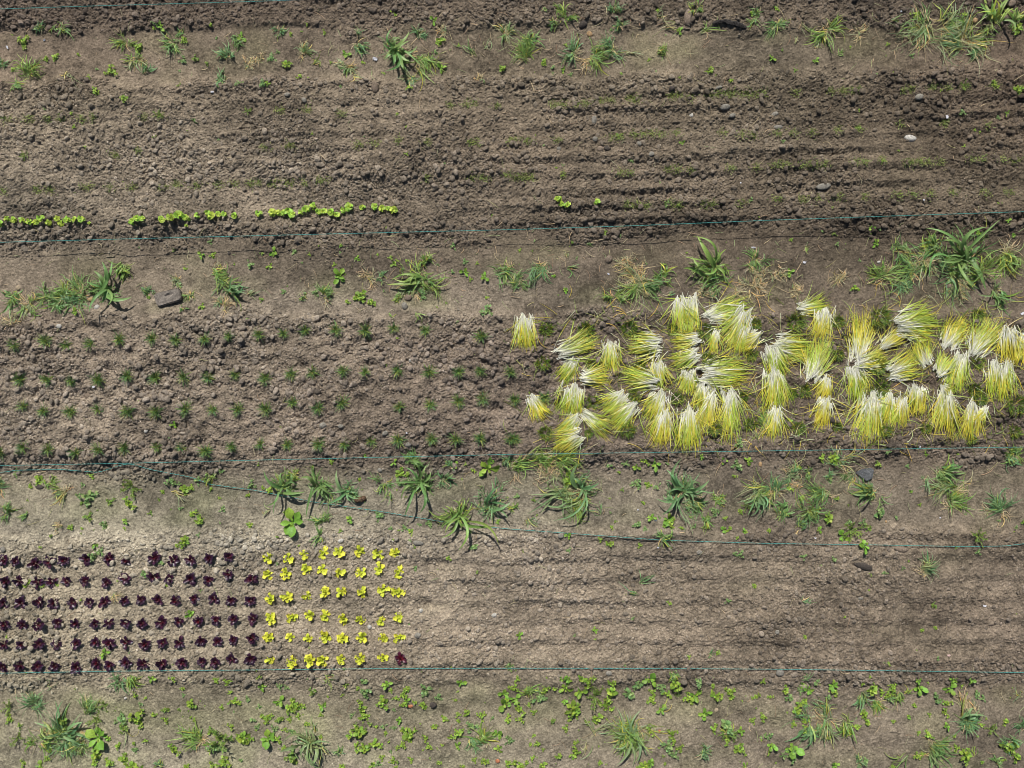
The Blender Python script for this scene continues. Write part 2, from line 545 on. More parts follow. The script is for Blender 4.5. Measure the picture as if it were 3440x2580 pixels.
# white end x y, leaf end x y, width, yellowness 0..1
SHEAF = """B3:110 1095 120 1350 165 .45;430 1370 740 1270 175 .4;850 1320 850 1550 150 .5;1250 1310 1020 1330 220 .35;1445 940 1470 1210 110 .4;1560 930 1530 1250 110 .35;1600 1265 1390 1300 110 .5;1710 1070 2050 990 170 .25;2000 1040 1860 1310 190 .3;1590 1400 1390 1490 130 .4;530 1470 430 1650 130 .35;620 1610 840 1580 140 .6;1230 1630 940 1590 150 .3
B3:1265 1480 1290 1690 140 .4;1530 1560 1500 1740 150 .5;1670 1570 2040 1560 230 .3;1760 1220 1720 1390 80 .5;2010 1180 1930 1390 150 .45;2130 1230 1950 1330 120 .8
B4:50 1560 90 1880 190 .5;30 1360 110 1600 190 .15;490 1040 440 1270 180 .75;90 1330 360 1370 210 .35;380 1580 500 1260 170 .25;790 1420 810 1040 150 .7;800 1490 1040 1420 150 .55;1150 1140 1470 1090 230 .2;1080 1560 1290 1450 190 .5;1560 1320 1690 1090 180 .65;1780 1370 1970 1110 190 .35;1370 1470 1290 1280 140 .5;1480 1570 1590 1420 160 .4;1670 1430 1600 1720 170 .3;2080 1210 2120 1480 180 .85;2000 1500 1990 1800 250 .35;740 1530 790 1810 180 .2;500 1610 470 1780 120 .75;290 1005 520 975 100 .4;1000 1330 1180 1200 110 .6;2190 1260 2170 1490 100 .7;1230 1250 1400 1200 90 .75
C4:70 225 40 480 120 .4;500 140 440 380 140 .85;890 120 850 500 200 .4;1060 110 1020 360 150 .4;1175 150 1120 370 110 .7;1300 30 1270 260 160 .7;1530 100 1550 460 180 .6;1770 190 1750 470 140 .75;1510 30 1600 100 90 .5;1880 210 1790 340 60 .6
C3:175 125 270 310 110 .7;540 40 490 280 220 .25;950 90 790 250 140 .35;1050 200 860 380 170 .25;630 265 830 440 100 .35;570 440 370 530 170 .45;550 290 420 460 130 .3;1290 90 1210 330 170 .55;1320 260 1260 530 150 .7;1530 250 1540 560 200 .4;1650 20 1620 230 140 .4;1730 90 1650 400 120 .75;1880 90 1890 470 150 .3"""
STUB = """B3:295 1190 62;640 1190 75;1010 1185 75;1385 1190 55;1665 1200 72;2100 1140 55;265 1480 65;690 1500 65;1110 1510 60;1690 1440 60;2065 1410 60
B4:240 1120 90;605 1120 60;970 1080 100;610 1410 55;930 1500 90;1810 1060 60;1800 1480 60
C3:700 160 70;1050 100 55;1430 130 60;2000 115 42;290 430 70;1000 400 75;660 430 38;1400 410 38;1755 390 60;2060 350 62
C4:320 60 60;200 90 50;955 40 90;260 385 65;590 370 42;1010 400 65;1360 385 48;1780 50 70;1830 130 60;2140 180 100;2130 415 60;1750 480 45;1940 20 50"""
# x y reach, style (u upright green, b broad, p pulled and wilted, s straw, l a few blades lying), optional heading and spread in degrees
GRASS = """A1:230 610 190 u 115 120;600 600 170 l 265 40;1100 370 110 u;1180 520 110 p;1270 600 80 b 80 80;1500 380 110 p;1960 470 110 b 95 90;1930 660 80 u 100 160;2060 350 80 u;540 250 80 p;350 260 65 u;2160 560 90 s;20 560 60 u
A2:1430 560 180 p 285 80;890 380 110 u;210 270 80 u;420 420 90 p 70 70;790 580 110 p;840 650 80 l 330 30;1900 500 200 l 125 30;1410 290 80 u;1600 290 90 s;1330 700 90 p 270 90;500 560 90 l 10 40;2150 280 110 p;20 530 80 s;1990 430 60 l 45 30;1940 670 60 s
A3:130 440 170 p 95 90;370 210 75 b;490 120 120 b 50 120;880 80 100 u 120 80;530 460 110 p;760 470 170 p 0 120;1010 465 100 l 5 20;1290 440 90 u 20 60;1430 240 150 l 175 50;1630 260 160 l 0 50;1580 70 80 u;2080 150 90 b;940 220 70 u;1250 130 70 l 20 40;270 60 60 l 290 40
A4:60 220 110 p;520 260 140 p;800 270 120 s;1350 260 250 p;1720 340 250 p;1950 150 190 b 60 60;2140 150 120 b 70 60;230 380 70 l 90 20;425 430 70 l 90 50;600 480 60 l 40 20;1060 180 90 l 20 60;1780 450 130 b 290 30
B1:100 900 140 b;400 900 140 u;550 850 140 p;1090 680 140 b 290 60;620 970 130 p;1270 850 80 b 110 50;1530 770 70 p;1900 710 150 p 340 25;2010 870 170 b 0 25;1950 970 130 s;2140 900 80 l 30 40;1590 1000 35 b;1640 890 60 p;110 1110 110 s
B2:620 870 110 u 60 130;1350 830 110 p;960 740 130 s;1080 740 55 u;1460 600 90 u;1380 1040 90 l 320 40;2150 690 130 p;1220 920 55 u;410 910 45 u;1490 780 55 u;1180 1090 50 l 90 40;700 1180 70 l 120 60
B3:240 680 150 p 230 80;70 790 110 p;1100 790 210 p;1300 740 120 b;1780 760 130 p;2120 580 110 p;2130 720 150 s;890 910 100 u;480 560 60 l 100 40;650 450 70 l 0 30;470 660 110 l 0 20;1720 890 90 l 30 20;980 610 110 s;1340 880 70 l 0 20
B4:1150 520 150 u;1230 670 190 p 200 50;1600 720 190 p;2080 600 200 p 280 90;990 720 190 p;600 760 130 s;1150 820 120 p 300 90;2000 900 140 b 310 60;1650 880 150 s;320 460 60 l 250 60;70 700 120 s;250 860 150 s;1400 430 110 b 100 120
C1:20 880 110 p;90 1070 110 b 60 90;450 830 75 b 60 60;510 930 110 p 200 60;220 1150 65 b 240 60;1500 930 140 l 335 30;145 750 45 b 80 30;1820 820 70 u;510 1240 60 s
C2:1110 900 110 u 280 120;1640 800 100 b 60 100;600 1150 110 u 90 120;560 1320 80 b 280 100;130 1090 90 l 200 40;2170 660 90 b;1680 690 70 b 100 50;330 790 80 u
C3:70 700 160 p 10 60;450 640 190 p 10 40;560 1050 160 p 240 60;1370 1010 120 b 260 120;760 1130 120 l 100 40;2180 940 200 p 200 60;2180 330 130 u 110 50;1690 1210 90 b 290 40;1330 1310 110 b 15 40;20 1050 70 b 30 30;120 1170 80 l 310 30;1790 990 70 p;2120 480 100 l 75 25
C4:620 690 150 p;870 920 170 b 165 60;880 970 130 b 240 80;350 1080 190 u;140 1060 140 b 80 100;80 880 140 p 100 80;1540 730 190 b 20 60;1530 880 170 p 190 60;1620 990 200 p 30 60;2000 1050 150 p 110 80;2080 660 110 b 280 60;1400 1590 130 p 20 40;290 1220 100 b 60 140;260 850 110 s;2120 600 110 p;345 760 60 b;530 810 50 u;1380 800 90 l 220 60
D1:400 950 90 l 20 120;320 1090 150 u;620 1330 230 b 60 130;760 1120 130 u 60 50;1040 930 100 b 250 100;1140 920 110 u 300 60;340 1430 150 u;560 1480 150 p 240 60;1690 1380 150 p 140 60;990 190 80 s;620 1370 150 p 230 60;1090 1320 100 l 270 40;1380 1610 60 b 100 40
D2:1960 1400 140 b 120 60;735 1510 60 b 80 40;2190 790 50 b;1880 1430 100 p 300 40;590 870 160 l 345 40
D3:1080 1290 200 p;990 1420 190 u 270 90;690 1400 170 l 60 100;650 1450 150 l 250 60;1090 70 140 l 45 15;1090 145 130 l 190 20;150 980 110 b 60 15;1400 840 70 u;1290 1150 130 l 40 20;1670 1530 100 u 330 100;1690 690 70 l 30 20;1850 1360 110 u
B4:1480 470 170 b 100 120;1850 690 190 u;1350 560 170 p;1640 800 170 p 270 120;1560 660 130 u
C3:330 730 190 s;250 640 150 p 0 60;1560 1000 120 p;2120 1010 150 b 260 90
B3:1030 660 170 s;2080 800 170 s;1200 830 160 p 0 60;1650 870 130 s;1900 900 150 s
C4:450 950 150 p 200 60;200 800 130 p;700 800 120 p 200 60
B1:250 960 140 p;480 960 150 b 200 90;700 880 150 p
A3:860 430 120 p;180 330 110 b 60 90
A4:1550 200 180 p 40 60;1600 420 160 p 200 80
D1:480 1330 160 p 30 90;700 1460 120 p 250 60
D4:370 1330 200 b 280 40;500 1230 180 p;540 1120 150 l 170 30;790 1060 120 b 250 70;950 1100 110 p 300 60;1130 1060 110 b 280 70;690 1300 120 b 290 80;1760 1210 200 b 30 70;1700 1120 150 s;1450 1510 190 p 330 60;1180 1540 170 l 200 40;2080 1430 130 b;1740 1290 120 b 290 40;2190 1040 100 l 150 40;450 1330 200 l 300 20;280 210 90 l 5 15;780 1610 90 b;1960 1600 70 b 110 30;2190 1310 80 b;300 890 90 l 35 10;1790 1560 90 l 90 20"""
# clumps whose blades are set one by one: base, then tips x y width
HAND = """B3:1755 650|1600 380 52;1555 555 34;1478 660 46;1852 490 36;1805 540 30;1660 700 26;1840 735 34;1565 385 30;1760 500 22;1490 560 18;1850 620 22;1700 780 24|large broad-bladed green grass plant with long strap leaves
C2:245 870|65 745 46;300 770 30;215 765 28;80 1050 26;150 1130 18;400 955 58;430 930 34;180 900 24;240 700 20;290 965 22;205 955 22;350 880 22;170 770 20;330 790 24|bold green grass tuft with one wide blade
C2:560 890|380 815 42;490 780 32;640 965 28;430 1170 26;520 1015 26;640 900 22;690 930 24;470 990 26;600 985 22;580 800 20;450 860 22|spreading green grass tuft with a blade over the slack twine
C2:785 930|695 745 38;620 1040 32;860 940 22;690 890 24;830 1015 20;850 870 20;740 1010 22;640 935 20;900 985 16|thin-bladed grass tuft beside the dark stick
C2:1425 850|1475 695 30;1340 660 28;1510 760 34;1280 1150 28;1500 1030 42;1255 1005 28;1410 1120 36;1190 850 26;1290 720 24;1380 750 24;1525 890 26;1460 985 28;1325 905 24;1440 740 22;1360 950 22;1485 860 22;1350 800 20|dense green grass tuft under the string with spreading blades
C2:1350 660|1470 725 38;1450 690 30;1290 700 20;1400 625 30|arched grass blades bent over below the string
C2:1735 1130|1480 1070 26;1600 1330 32;1745 1440 36;1655 1260 24;2070 1230 38;2100 1400 32;1860 1050 26;1630 1050 24;1805 990 24;1690 1000 24;1635 1290 26;1780 1260 22;1830 1130 22;1600 1170 22;1710 1280 24;1850 1200 24;1680 1080 22;1760 1040 20;1590 1240 20|largest fountain-shaped grass tuft with long drooping blades
C2:2020 1045|2030 830 26;2110 880 28;2200 1020 32;2180 1165 28;1950 1110 20;2030 1180 20;2135 950 22;1880 985 16;2095 1130 22;2190 1060 26;2060 960 20|brown-rooted grass tuft with blades fanned to one side
C3:605 900|570 690 54;520 815 38;755 850 38;560 1000 28;690 950 26;640 820 30;680 870 22;570 1160 20;350 1180 22|upright grass plant with dark pointed blades
C3:475 950|130 1125 28;180 1050 26;245 1120 24;150 955 20;330 800 20;310 870 18;200 1010 22;290 1030 22;260 960 18;350 1070 20;320 920 18|uprooted pale grey-green grass fanned out flat
C3:1485 930|1470 640 54;1335 740 32;1420 745 28;1600 850 36;1705 830 42;1690 880 26;1245 990 32;1350 945 26;1290 1130 34;1565 1040 30;1420 1105 26;1480 1135 24;1320 830 24;1760 940 18;1630 905 26;1530 780 34;1410 850 24;1450 1000 26;1540 960 28;1380 1020 26|big blue-green grass tuft with tall central blade
B4:1690 600|1540 380 36;1360 310 36;2015 230 30;1905 300 44;1605 265 22;1720 470 42;1640 410 26;1430 455 28;1885 850 52;1830 840 34;1500 735 30;1400 765 28;1560 550 24;1830 580 28;1760 560 26;1620 690 30;1690 500 28;1860 440 30;1580 640 24;1780 700 30;1470 590 24|huge broad-bladed grass plant spilling leaves every way
A2:1215 430|1180 240 32;1325 270 46;1250 310 30;1095 370 24;1120 610 36;1180 570 34;1230 500 28;1345 530 40;1290 620 36;1440 570 24;1395 395 30;1150 475 26;1280 500 28;1110 520 26;1200 370 24;1265 590 24;1330 350 24|large glossy grass clump beside the white paper scrap
B2:1430 730|1130 800 44;1160 770 30;1220 720 34;1270 790 26;1330 810 22;1250 810 20;1180 740 26;1300 760 24;1340 880 20;1500 840 22|flattened grass plant with wide dark folded leaves
B1:905 830|880 600 50;810 680 46;970 590 40;740 775 26;880 960 44;930 980 36;1140 905 46;770 1040 36;790 860 26;960 820 24;860 760 26;940 700 30;900 640 24;1020 860 22;840 900 22|tall bushy grass plant with curled wilting top
D2:480 1450|220 1450 30;200 1520 46;310 1420 24;450 1320 28;650 1450 20;640 1540 30;400 1600 26;470 1650 44;560 1640 26;640 1660 24;330 1390 18;520 1560 20;600 1500 18;420 1510 20;430 1390 18;570 1420 18|pale spidery grass tuft with thin radiating blades
D3:1010 1380|900 1640 30;1080 1620 40;1040 1650 26;880 1340 24;900 1130 18;1120 1150 20;1180 1400 22;870 1480 20;1170 1560 18;990 1180 22;1080 1230 20;950 1270 18;1130 1320 18;860 1390 16|tangled uprooted grass heap with straw-coloured roots"""
WEED = """D1:80 1130 60 f;85 1240 40 y;170 1290 30 g;160 1400 50 f;900 1110 45 f;1170 1030 35 y;1215 1105 25 c;1260 1050 20 y;1330 1190 35 y;1435 1150 35 g;1435 1235 35 y;1050 1225 58 c;1200 1230 70 y;1075 1310 45 g;1315 890 38 b;1495 880 30 y;1580 970 20 y;1655 1090 65 y;1590 1030 20 c;1875 900 25 y;1970 910 35 y;1995 1000 20 y;2030 1075 55 y;2140 1070 30 c;1915 1130 22 y;2020 1170 12 c;2000 1290 30 y;2180 1240 35 c;1830 1335 52 b;1920 1400 95 f;1885 1470 65 c;2110 1390 65 y;1510 1500 55 y;1690 1480 40 c;1020 1465 35 y;1160 1440 25 y;1165 1500 35 c;1255 1420 25 y;860 1390 110 b;940 1400 55 b;690 1450 50 f;840 1530 60 y;430 1500 35 y;210 1610 30 y;360 1640 55 b;410 1580 25 y;825 1610 45 y;945 1610 45 y;1070 1570 45 y;1140 1640 60 y;1620 1640 50 y;1840 1630 40 y;1930 1610 60 y;2085 1590 20 c;1650 1220 15 y;1680 1240 20 y;1545 1150 20 g;1650 325 62 b;905 660 58 b;240 55 35 y;375 90 20 y;500 80 20 y;1015 40 12 y;1440 80 15 y;1735 125 15 c;700 205 15 y;1115 665 12 c;60 525 15 y;560 1240 70 g;840 1240 60 f
D2:60 960 35 b;205 950 30 c;265 960 25 c;25 870 20 y;780 945 42 b;930 910 35 c;945 1000 48 c;880 970 20 y;1130 930 40 b;1165 985 20 y;1300 975 35 y;1470 980 58 c;1575 1045 30 c;1770 920 35 b;1745 995 15 y;745 1025 18 y;490 1000 35 g;620 1040 12 y;210 1080 62 b;30 1125 25 c;290 1130 50 y;360 1115 60 y;575 1120 34 b;560 1200 20 y;905 1090 35 y;925 1150 40 y;1095 1080 52 y;1210 1050 30 y;1280 1030 30 y;1300 1080 38 b;1275 1110 30 y;1370 1090 20 y;1450 1115 35 y;1725 1070 18 y;1190 1155 15 c;835 1195 30 c;100 1220 45 y;205 1235 35 g;365 1205 22 y;445 1275 25 y;290 1235 30 y;920 1215 35 y;960 1210 30 y;1240 1240 45 b;880 1330 65 y;990 1280 30 g;1100 1300 30 c;1185 1310 25 c;1040 1300 20 y;1120 1355 20 y;1325 1360 72 y;1540 1300 30 y;1465 1390 42 y;1490 1470 35 y;1630 1230 40 y;1745 1200 22 y;1750 1250 20 y;1820 1180 35 y;1860 1290 50 c;1945 1205 40 y;2040 1230 20 c;2150 1100 88 b;2140 1010 40 b;2180 1245 40 y;2090 1360 75 b;2190 1420 40 c;1750 1350 45 y;1680 1390 25 y;1740 1460 50 b;1610 1460 20 y;160 1320 35 c;320 1340 40 c;525 1325 15 c;110 1400 88 b;190 1400 40 y;250 1320 25 y;560 1390 20 y;330 1560 75 g;250 1480 40 y;930 1480 50 y;865 1455 30 y;1030 1440 60 y;1145 1430 20 y;1260 1460 35 y;1220 1490 20 y;1165 1510 20 c;1190 1590 40 y;1090 1570 25 y;1340 1580 30 y;1005 1630 28 b;1055 1620 30 c;740 1640 40 y;1215 1650 20 y;1585 1610 25 y;1890 1590 25 y;1980 1595 35 y;2180 1610 50 y;1790 1640 25 y;2090 1490 36 b;15 1300 25 c
D3:45 885 28 y;300 875 15 y;425 890 35 b;480 890 28 b;455 970 75 b;450 1080 42 b;590 1000 72 b;600 880 35 b;660 900 60 y;290 970 45 y;240 1050 70 c;365 970 30 y;860 990 75 y;860 920 35 y;1000 1010 60 c;1085 930 50 c;1190 890 88 b;1285 960 45 c;1340 1010 50 y;1405 920 65 y;1400 840 50 c;1430 1010 25 f;1205 1070 50 y;1215 1000 30 y;1610 900 55 c;1515 1050 50 y;1580 1030 68 b;1735 950 25 y;1760 1030 60 y;1890 1000 50 y;1885 1050 30 y;2110 1040 35 y;2170 905 25 y;1665 1180 68 b;1290 1155 55 b;720 1040 80 f;810 1100 50 y;855 1145 35 y;520 1140 78 y;560 1190 40 y;740 1220 50 y;650 1265 25 y;820 1240 15 y;355 1245 40 g;460 1310 35 y;70 1230 35 y;60 1150 50 y;30 1060 55 b;20 960 40 y;190 1170 25 y;145 1110 18 y;1385 1350 42 y;1345 1460 50 c;1400 1420 30 y;1450 1480 40 y;1400 1540 40 c;1200 1610 62 b;1140 1630 50 y;1850 1280 82 c;1740 1310 40 y;1980 1335 48 b;1860 1410 40 y;1960 1490 45 y;2020 1545 20 y;2080 1250 30 y;2170 1220 35 y;2195 1380 40 c;540 1440 30 y;550 1500 50 y;530 1540 34 b;220 1445 25 y;160 1455 20 y;190 1375 18 y;270 1500 15 y;175 1570 25 y;70 1630 52 y;125 1610 25 y;15 1620 25 y;270 1630 40 y;400 1555 30 y;760 1615 20 y;1310 1555 15 y;1320 1620 15 y;2015 1640 25 b;1190 1340 35 y;62 512 28 b;720 465 24 b;720 545 12 y;540 515 15 c;1365 235 22 y;1865 210 28 c;2095 85 25 y;1040 368 25 c;1525 695 18 y;1780 665 20 y;975 770 12 c
D4:145 985 45 y;295 940 42 b;340 980 38 b;275 990 30 c;180 1045 45 c;20 1045 25 y;410 920 40 c;560 940 38 b;560 985 45 y;520 1045 30 c;820 930 25 y;880 870 18 y;890 975 70 y;980 995 35 y;1075 960 40 y;1040 1020 40 y;1055 1065 30 c;1300 970 78 b;1295 900 42 b;1380 920 15 y;1600 900 45 b;1570 970 72 b;1745 900 38 b;1670 945 20 y;1800 1010 45 c;1850 1050 30 c;1460 1060 60 c;1545 1100 35 y;310 1080 40 y;325 1115 30 c;250 1160 58 y;310 1250 40 y;220 1280 30 y;325 1340 40 y;850 1260 45 y;820 1190 40 y;765 1300 35 y;710 1350 30 y;1215 1215 18 b;1080 1255 20 y;1260 1110 30 y;1390 1195 20 y;1520 1180 35 y;1540 1290 52 b;1380 1370 40 y;1605 1380 22 y;1925 1325 50 f;1840 1285 25 y;2050 1250 35 y;1620 1480 30 y;1690 1540 60 y;1280 1550 40 y;1330 1540 25 y;2090 1480 80 y;2150 1560 40 y;1845 1610 20 b;210 1490 110 b;180 1530 60 c;30 1465 62 b;10 1530 20 y;580 1635 34 b;840 1590 40 c;1300 1350 20 y;520 1390 30 y;1080 1650 20 y;1425 250 32 g;1465 715 25 c;1040 750 20 y;320 525 22 y;1330 465 22 y;1445 445 18 y;660 355 15 y;870 120 12 y;2030 1590 20 y
C1:265 880 25 y;345 830 45 y;715 870 25 c;795 790 35 y;765 970 68 c;710 1025 25 g;960 1025 45 g;1120 1040 60 y;1140 890 70 f;845 1090 15 g;770 1150 40 g;910 1205 45 c;610 1240 25 y;710 1250 20 y;1090 1185 24 b;1075 1245 18 y;1300 1115 22 g;1560 1075 30 c;1925 1080 30 c;1665 1125 35 y;1720 1185 50 y;1720 1140 35 g;2165 1215 30 y;2150 960 30 y;1500 845 50 c;1600 910 40 y;1660 895 30 y;1410 930 20 y;2170 870 45 c;1830 905 30 y;1710 830 40 c;1375 1000 15 g;1595 1355 52 y;1530 1395 20 y;825 1390 42 b;810 1480 45 c;870 1450 40 c;440 1310 18 g;345 1410 15 y;1405 1540 35 c;1240 1640 35 c;1715 1305 18 c;1500 350 32 b;1585 290 18 c;1895 985 15 y;1900 750 30 c;240 1005 12 y
C2:320 1190 125 b;60 895 20 y;120 920 40 y;250 1105 22 y;520 1180 30 g;815 1170 26 b;1060 1135 40 c;895 820 20 y;1245 770 40 y;1240 850 50 c;1310 780 25 y;1195 680 28 b;940 620 20 b;655 675 20 y;490 715 15 y;1285 1240 30 c;1335 1270 32 y;1165 1245 22 c;1235 1265 15 y;1500 1195 36 c;1420 1215 15 c;730 1265 20 g;1890 1405 40 c;1665 1505 26 b;1780 820 12 y;2000 730 112 b;1870 740 30 y;1720 700 42 b;1810 690 18 y;2090 1185 22 b;1855 1275 26 c;1375 1590 26 c;1910 1630 20 g;1370 1410 20 g;1185 1345 15 y;20 700 15 y;190 1550 18 c;370 1395 12 y;185 1320 15 g;1330 1350 18 c
C3:1240 690 68 b;1150 660 40 y;980 685 30 c;1075 720 36 b;835 705 30 c;925 765 20 y;1075 860 42 c;1250 890 36 c;1170 870 30 y;1135 1030 28 y;950 915 18 g;1085 1210 46 c;1205 1150 34 b;1345 1170 58 b;1275 1155 20 c;1360 1210 50 y;1150 1255 25 c;860 1235 22 y;890 1185 20 g;1465 1245 25 y;1565 1235 25 c;1675 1170 40 c;1830 1260 42 b;1880 1250 25 y;2015 1280 32 b;1840 1160 22 y;1970 1100 25 y;1750 1100 40 c;2030 1050 45 f;1820 1020 35 c;1830 665 30 b;2035 660 52 b;1945 700 40 c;1640 630 24 b;1345 690 20 c;1925 800 20 y;490 840 60 y;50 970 26 c;185 1000 20 g;215 1130 15 g;480 1310 30 b;760 1340 25 y;840 1380 40 y;1100 1390 25 y;490 1440 22 c;1925 1465 20 c;1970 1470 30 c;1955 510 40 c;1545 1150 15 y;845 990 12 y;1945 1325 15 y;95 1445 10 y;850 1110 12 c
C4:240 700 68 b;460 640 40 y;560 640 50 y;945 690 30 y;530 820 30 c;1230 930 22 b;955 1125 50 c;1105 1150 20 c;590 990 22 y;695 1045 10 y;875 1255 42 b;440 1260 28 b;640 1310 68 b;720 1250 90 f;820 1200 35 c;830 1400 88 b;705 1195 25 c;290 985 25 y;410 1100 40 y;520 1160 52 y;10 1270 25 y;1995 1180 20 c;2200 1195 22 b;2140 1245 20 c;1810 1310 60 f;300 1490 26 c;570 1520 26 c;890 1640 20 y;1160 1590 20 c;1010 1630 25 c;1215 1530 10 y;1810 1450 25 c;1625 1415 15 g;1310 1040 15 y;1200 710 18 c;1030 590 30 c;170 320 26 b;680 310 15 c;1360 605 20 b;1640 610 15 y;180 900 35 y
B1:1815 430 25 c;1745 550 32 b;1840 550 30 y;1745 985 42 b;650 1035 42 b;1285 910 22 b;2165 630 36 c;1510 490 25 g;1600 660 25 y;1895 635 12 y;2140 1100 20 g
B2:160 520 52 b;340 515 25 c;55 530 20 g;120 640 42 b;460 540 15 y;735 460 20 b;730 525 15 c;880 575 24 b;1050 540 12 y;1160 570 20 y;1190 625 24 b;1220 595 15 y;1300 595 20 y;1270 665 14 c;1705 465 32 c;725 730 88 b;680 625 20 y;900 910 62 y;1005 955 42 y;520 865 40 c;240 860 25 c;1800 690 32 b;1810 605 30 c;1575 630 15 c;1695 690 25 c;1910 615 15 y;1975 740 36 b;1855 755 20 y;1990 915 20 y;1995 1040 58 c;1640 960 20 g;790 945 30 y;1440 910 30 c;1220 1260 18 y;985 1270 22 c;1105 855 15 c;1740 1120 15 c;50 930 25 g;2035 200 12 b;1130 312 15 y
B3:460 845 42 b;195 420 15 c;800 350 24 b;935 375 18 c;365 725 20 b;1510 525 12 y;520 440 20 g;175 510 12 g;65 505 20 y;560 570 14 c;1345 95 30 c;1440 115 20 y;2060 75 22 c;1160 620 15 c;1305 625 20 y;1075 95 18 y
B4:180 695 36 b;195 415 15 y;875 360 20 y;930 445 32 b;895 315 22 b;960 320 18 c;1810 355 38 b;2070 250 22 b;2115 380 22 b;790 590 15 c;740 830 45 y;1985 95 15 y;595 450 20 c;570 360 25 g;470 340 15 c
A1:150 740 40 c;2070 720 30 c;960 620 50 y;835 595 15 c;765 665 20 y;835 790 35 y;215 370 50 y;480 500 40 y;680 470 25 y;400 510 25 y;1340 200 30 c;1390 235 36 b;1330 250 25 y;1820 220 25 y;1590 350 30 y;1200 410 40 y;1870 335 20 c;2090 330 36 b;1585 530 32 c;1550 740 20 g;1880 745 15 c;115 600 25 y;1690 510 30 g;1790 545 20 g;620 980 18 y;1685 1045 22 c;640 1100 18 y;2145 960 30 f;1380 1000 42 f;1070 855 30 y;385 940 14 c;1890 1205 12 c;735 1270 12 y;1340 1185 15 y;205 1350 25 f
A2:305 295 30 y;595 280 22 y;440 210 18 y;190 450 20 c;135 510 42 c;265 560 40 y;785 475 32 b;920 540 18 y;645 540 15 y;380 660 30 y;450 670 15 y;60 730 35 c;100 720 25 y;1165 105 22 y;1200 130 20 y;1540 175 32 b;1595 360 46 y;1605 595 38 b;2130 590 30 y;1750 390 15 y;1550 450 25 c;1320 760 30 y;1100 630 18 y;730 745 18 c;1300 1330 20 y;1295 1095 12 y;485 1155 14 y;1220 985 14 y;1630 1410 12 c;1970 705 14 c
A3:275 540 36 y;355 580 25 c;355 630 12 c;440 605 22 b;505 645 20 c;1445 270 42 b;1260 90 25 y;855 260 15 c;945 640 15 b;1705 615 35 y;1890 700 22 y;920 1175 30 g;1470 1240 24 b;1030 1390 26 c;440 1430 15 c;380 1450 12 y;445 1515 18 y;1280 1580 15 c;2070 120 22 b;465 390 20 y;560 375 15 y;1185 515 18 y;275 1255 15 c
A4:30 510 32 b;415 525 24 b;1030 385 18 y;940 640 12 c;785 950 14 y;235 610 20 g;125 435 15 g;710 405 15 y;1120 200 18 y;1690 130 36 y;1840 390 42 y;1280 140 46 y;1680 970 26 c;1830 1140 15 y;1780 1120 15 y;1690 1265 20 y;1985 1010 22 c;2060 980 22 b;130 1220 15 c;1125 1300 12 y;780 1110 30 g;1490 780 15 y;2150 780 46 y;1950 740 30 y;1690 745 36 f;80 75 30 b;2140 250 60 y;1240 480 20 c;990 1390 15 y"""
SPROUT = """A1:60 1030 70;250 1030 70;420 1025 50;520 1025 45;700 1030 60;800 1020 40;1250 1005 40;1380 1000 60;205 1350 40;1000 1345 50;1190 1305 40;30 1650 60;330 1640 60;440 1640 60;750 1615 80;950 1625 50;1140 1620 60;1400 1620 50;1540 1600 70;1700 1605 50;1890 1600 50;2030 1590 50;2160 1590 50
A2:210 955 60;440 950 60;740 985 60;1680 910 40;1820 900 50;1890 890 40;2080 910 40;80 1270 70;290 1260 60;880 1250 50;1030 1240 70;1230 1215 50;1480 1225 50;1850 1230 40;1910 1230 50;2190 1220 40;20 1580 40;150 1590 60;280 1585 80;415 1580 40;540 1560 50;600 1565 50;1480 1540 40;1860 1540 50;1965 1540 60;2180 1515 70
A3:350 905 50;440 900 60;560 900 70;640 890 50;760 870 80;860 870 50;1020 855 60;1060 870 60;1380 835 50;1440 830 60;1540 840 50;1730 825 80;1830 820 90;1900 815 60;2010 815 70;2080 820 70;2170 810 50;20 1215 50;130 1215 60;390 1210 50;870 1190 60;930 1180 60;1050 1165 50;1140 1160 50;1210 1150 60;1290 1160 50;1420 1150 50;1820 1150 50;1980 1165 60;2080 1170 60;40 1535 50;110 1530 70;170 1530 50;440 1510 30;940 1490 70;1020 1490 50;1350 1460 50;1440 1465 50;1550 1470 50;1890 1450 60;2110 1440 50
A4:240 800 50;540 795 50;640 795 60;720 785 60;780 770 30;1180 770 40;1240 765 40;1420 760 60;1560 760 50;1690 745 60;1950 740 60;2160 770 60;80 1150 50;210 1150 60;380 1140 50;600 1125 50;780 1115 60;1140 1070 40;1520 1065 50;1900 1085 40;60 1430 70;150 1420 70;300 1420 70;400 1420 80;500 1430 50;750 1395 50;830 1395 50;990 1385 50;1220 1400 70;1300 1395 80;1380 1405 60;1480 1400 50;1770 1375 60;1850 1370 50;2000 1370 60;2130 1380 60
B3:990 115 50;1080 105 60;1170 120 50;1350 95 60;1440 115 60;1660 105 60;1740 105 70;1980 90 60
B4:80 60 60;300 65 60;440 50 40;600 45 70;830 40 40;1120 25 60;1240 20 70;1400 15 60;1600 10 60;1880 10 60;2080 8 60"""
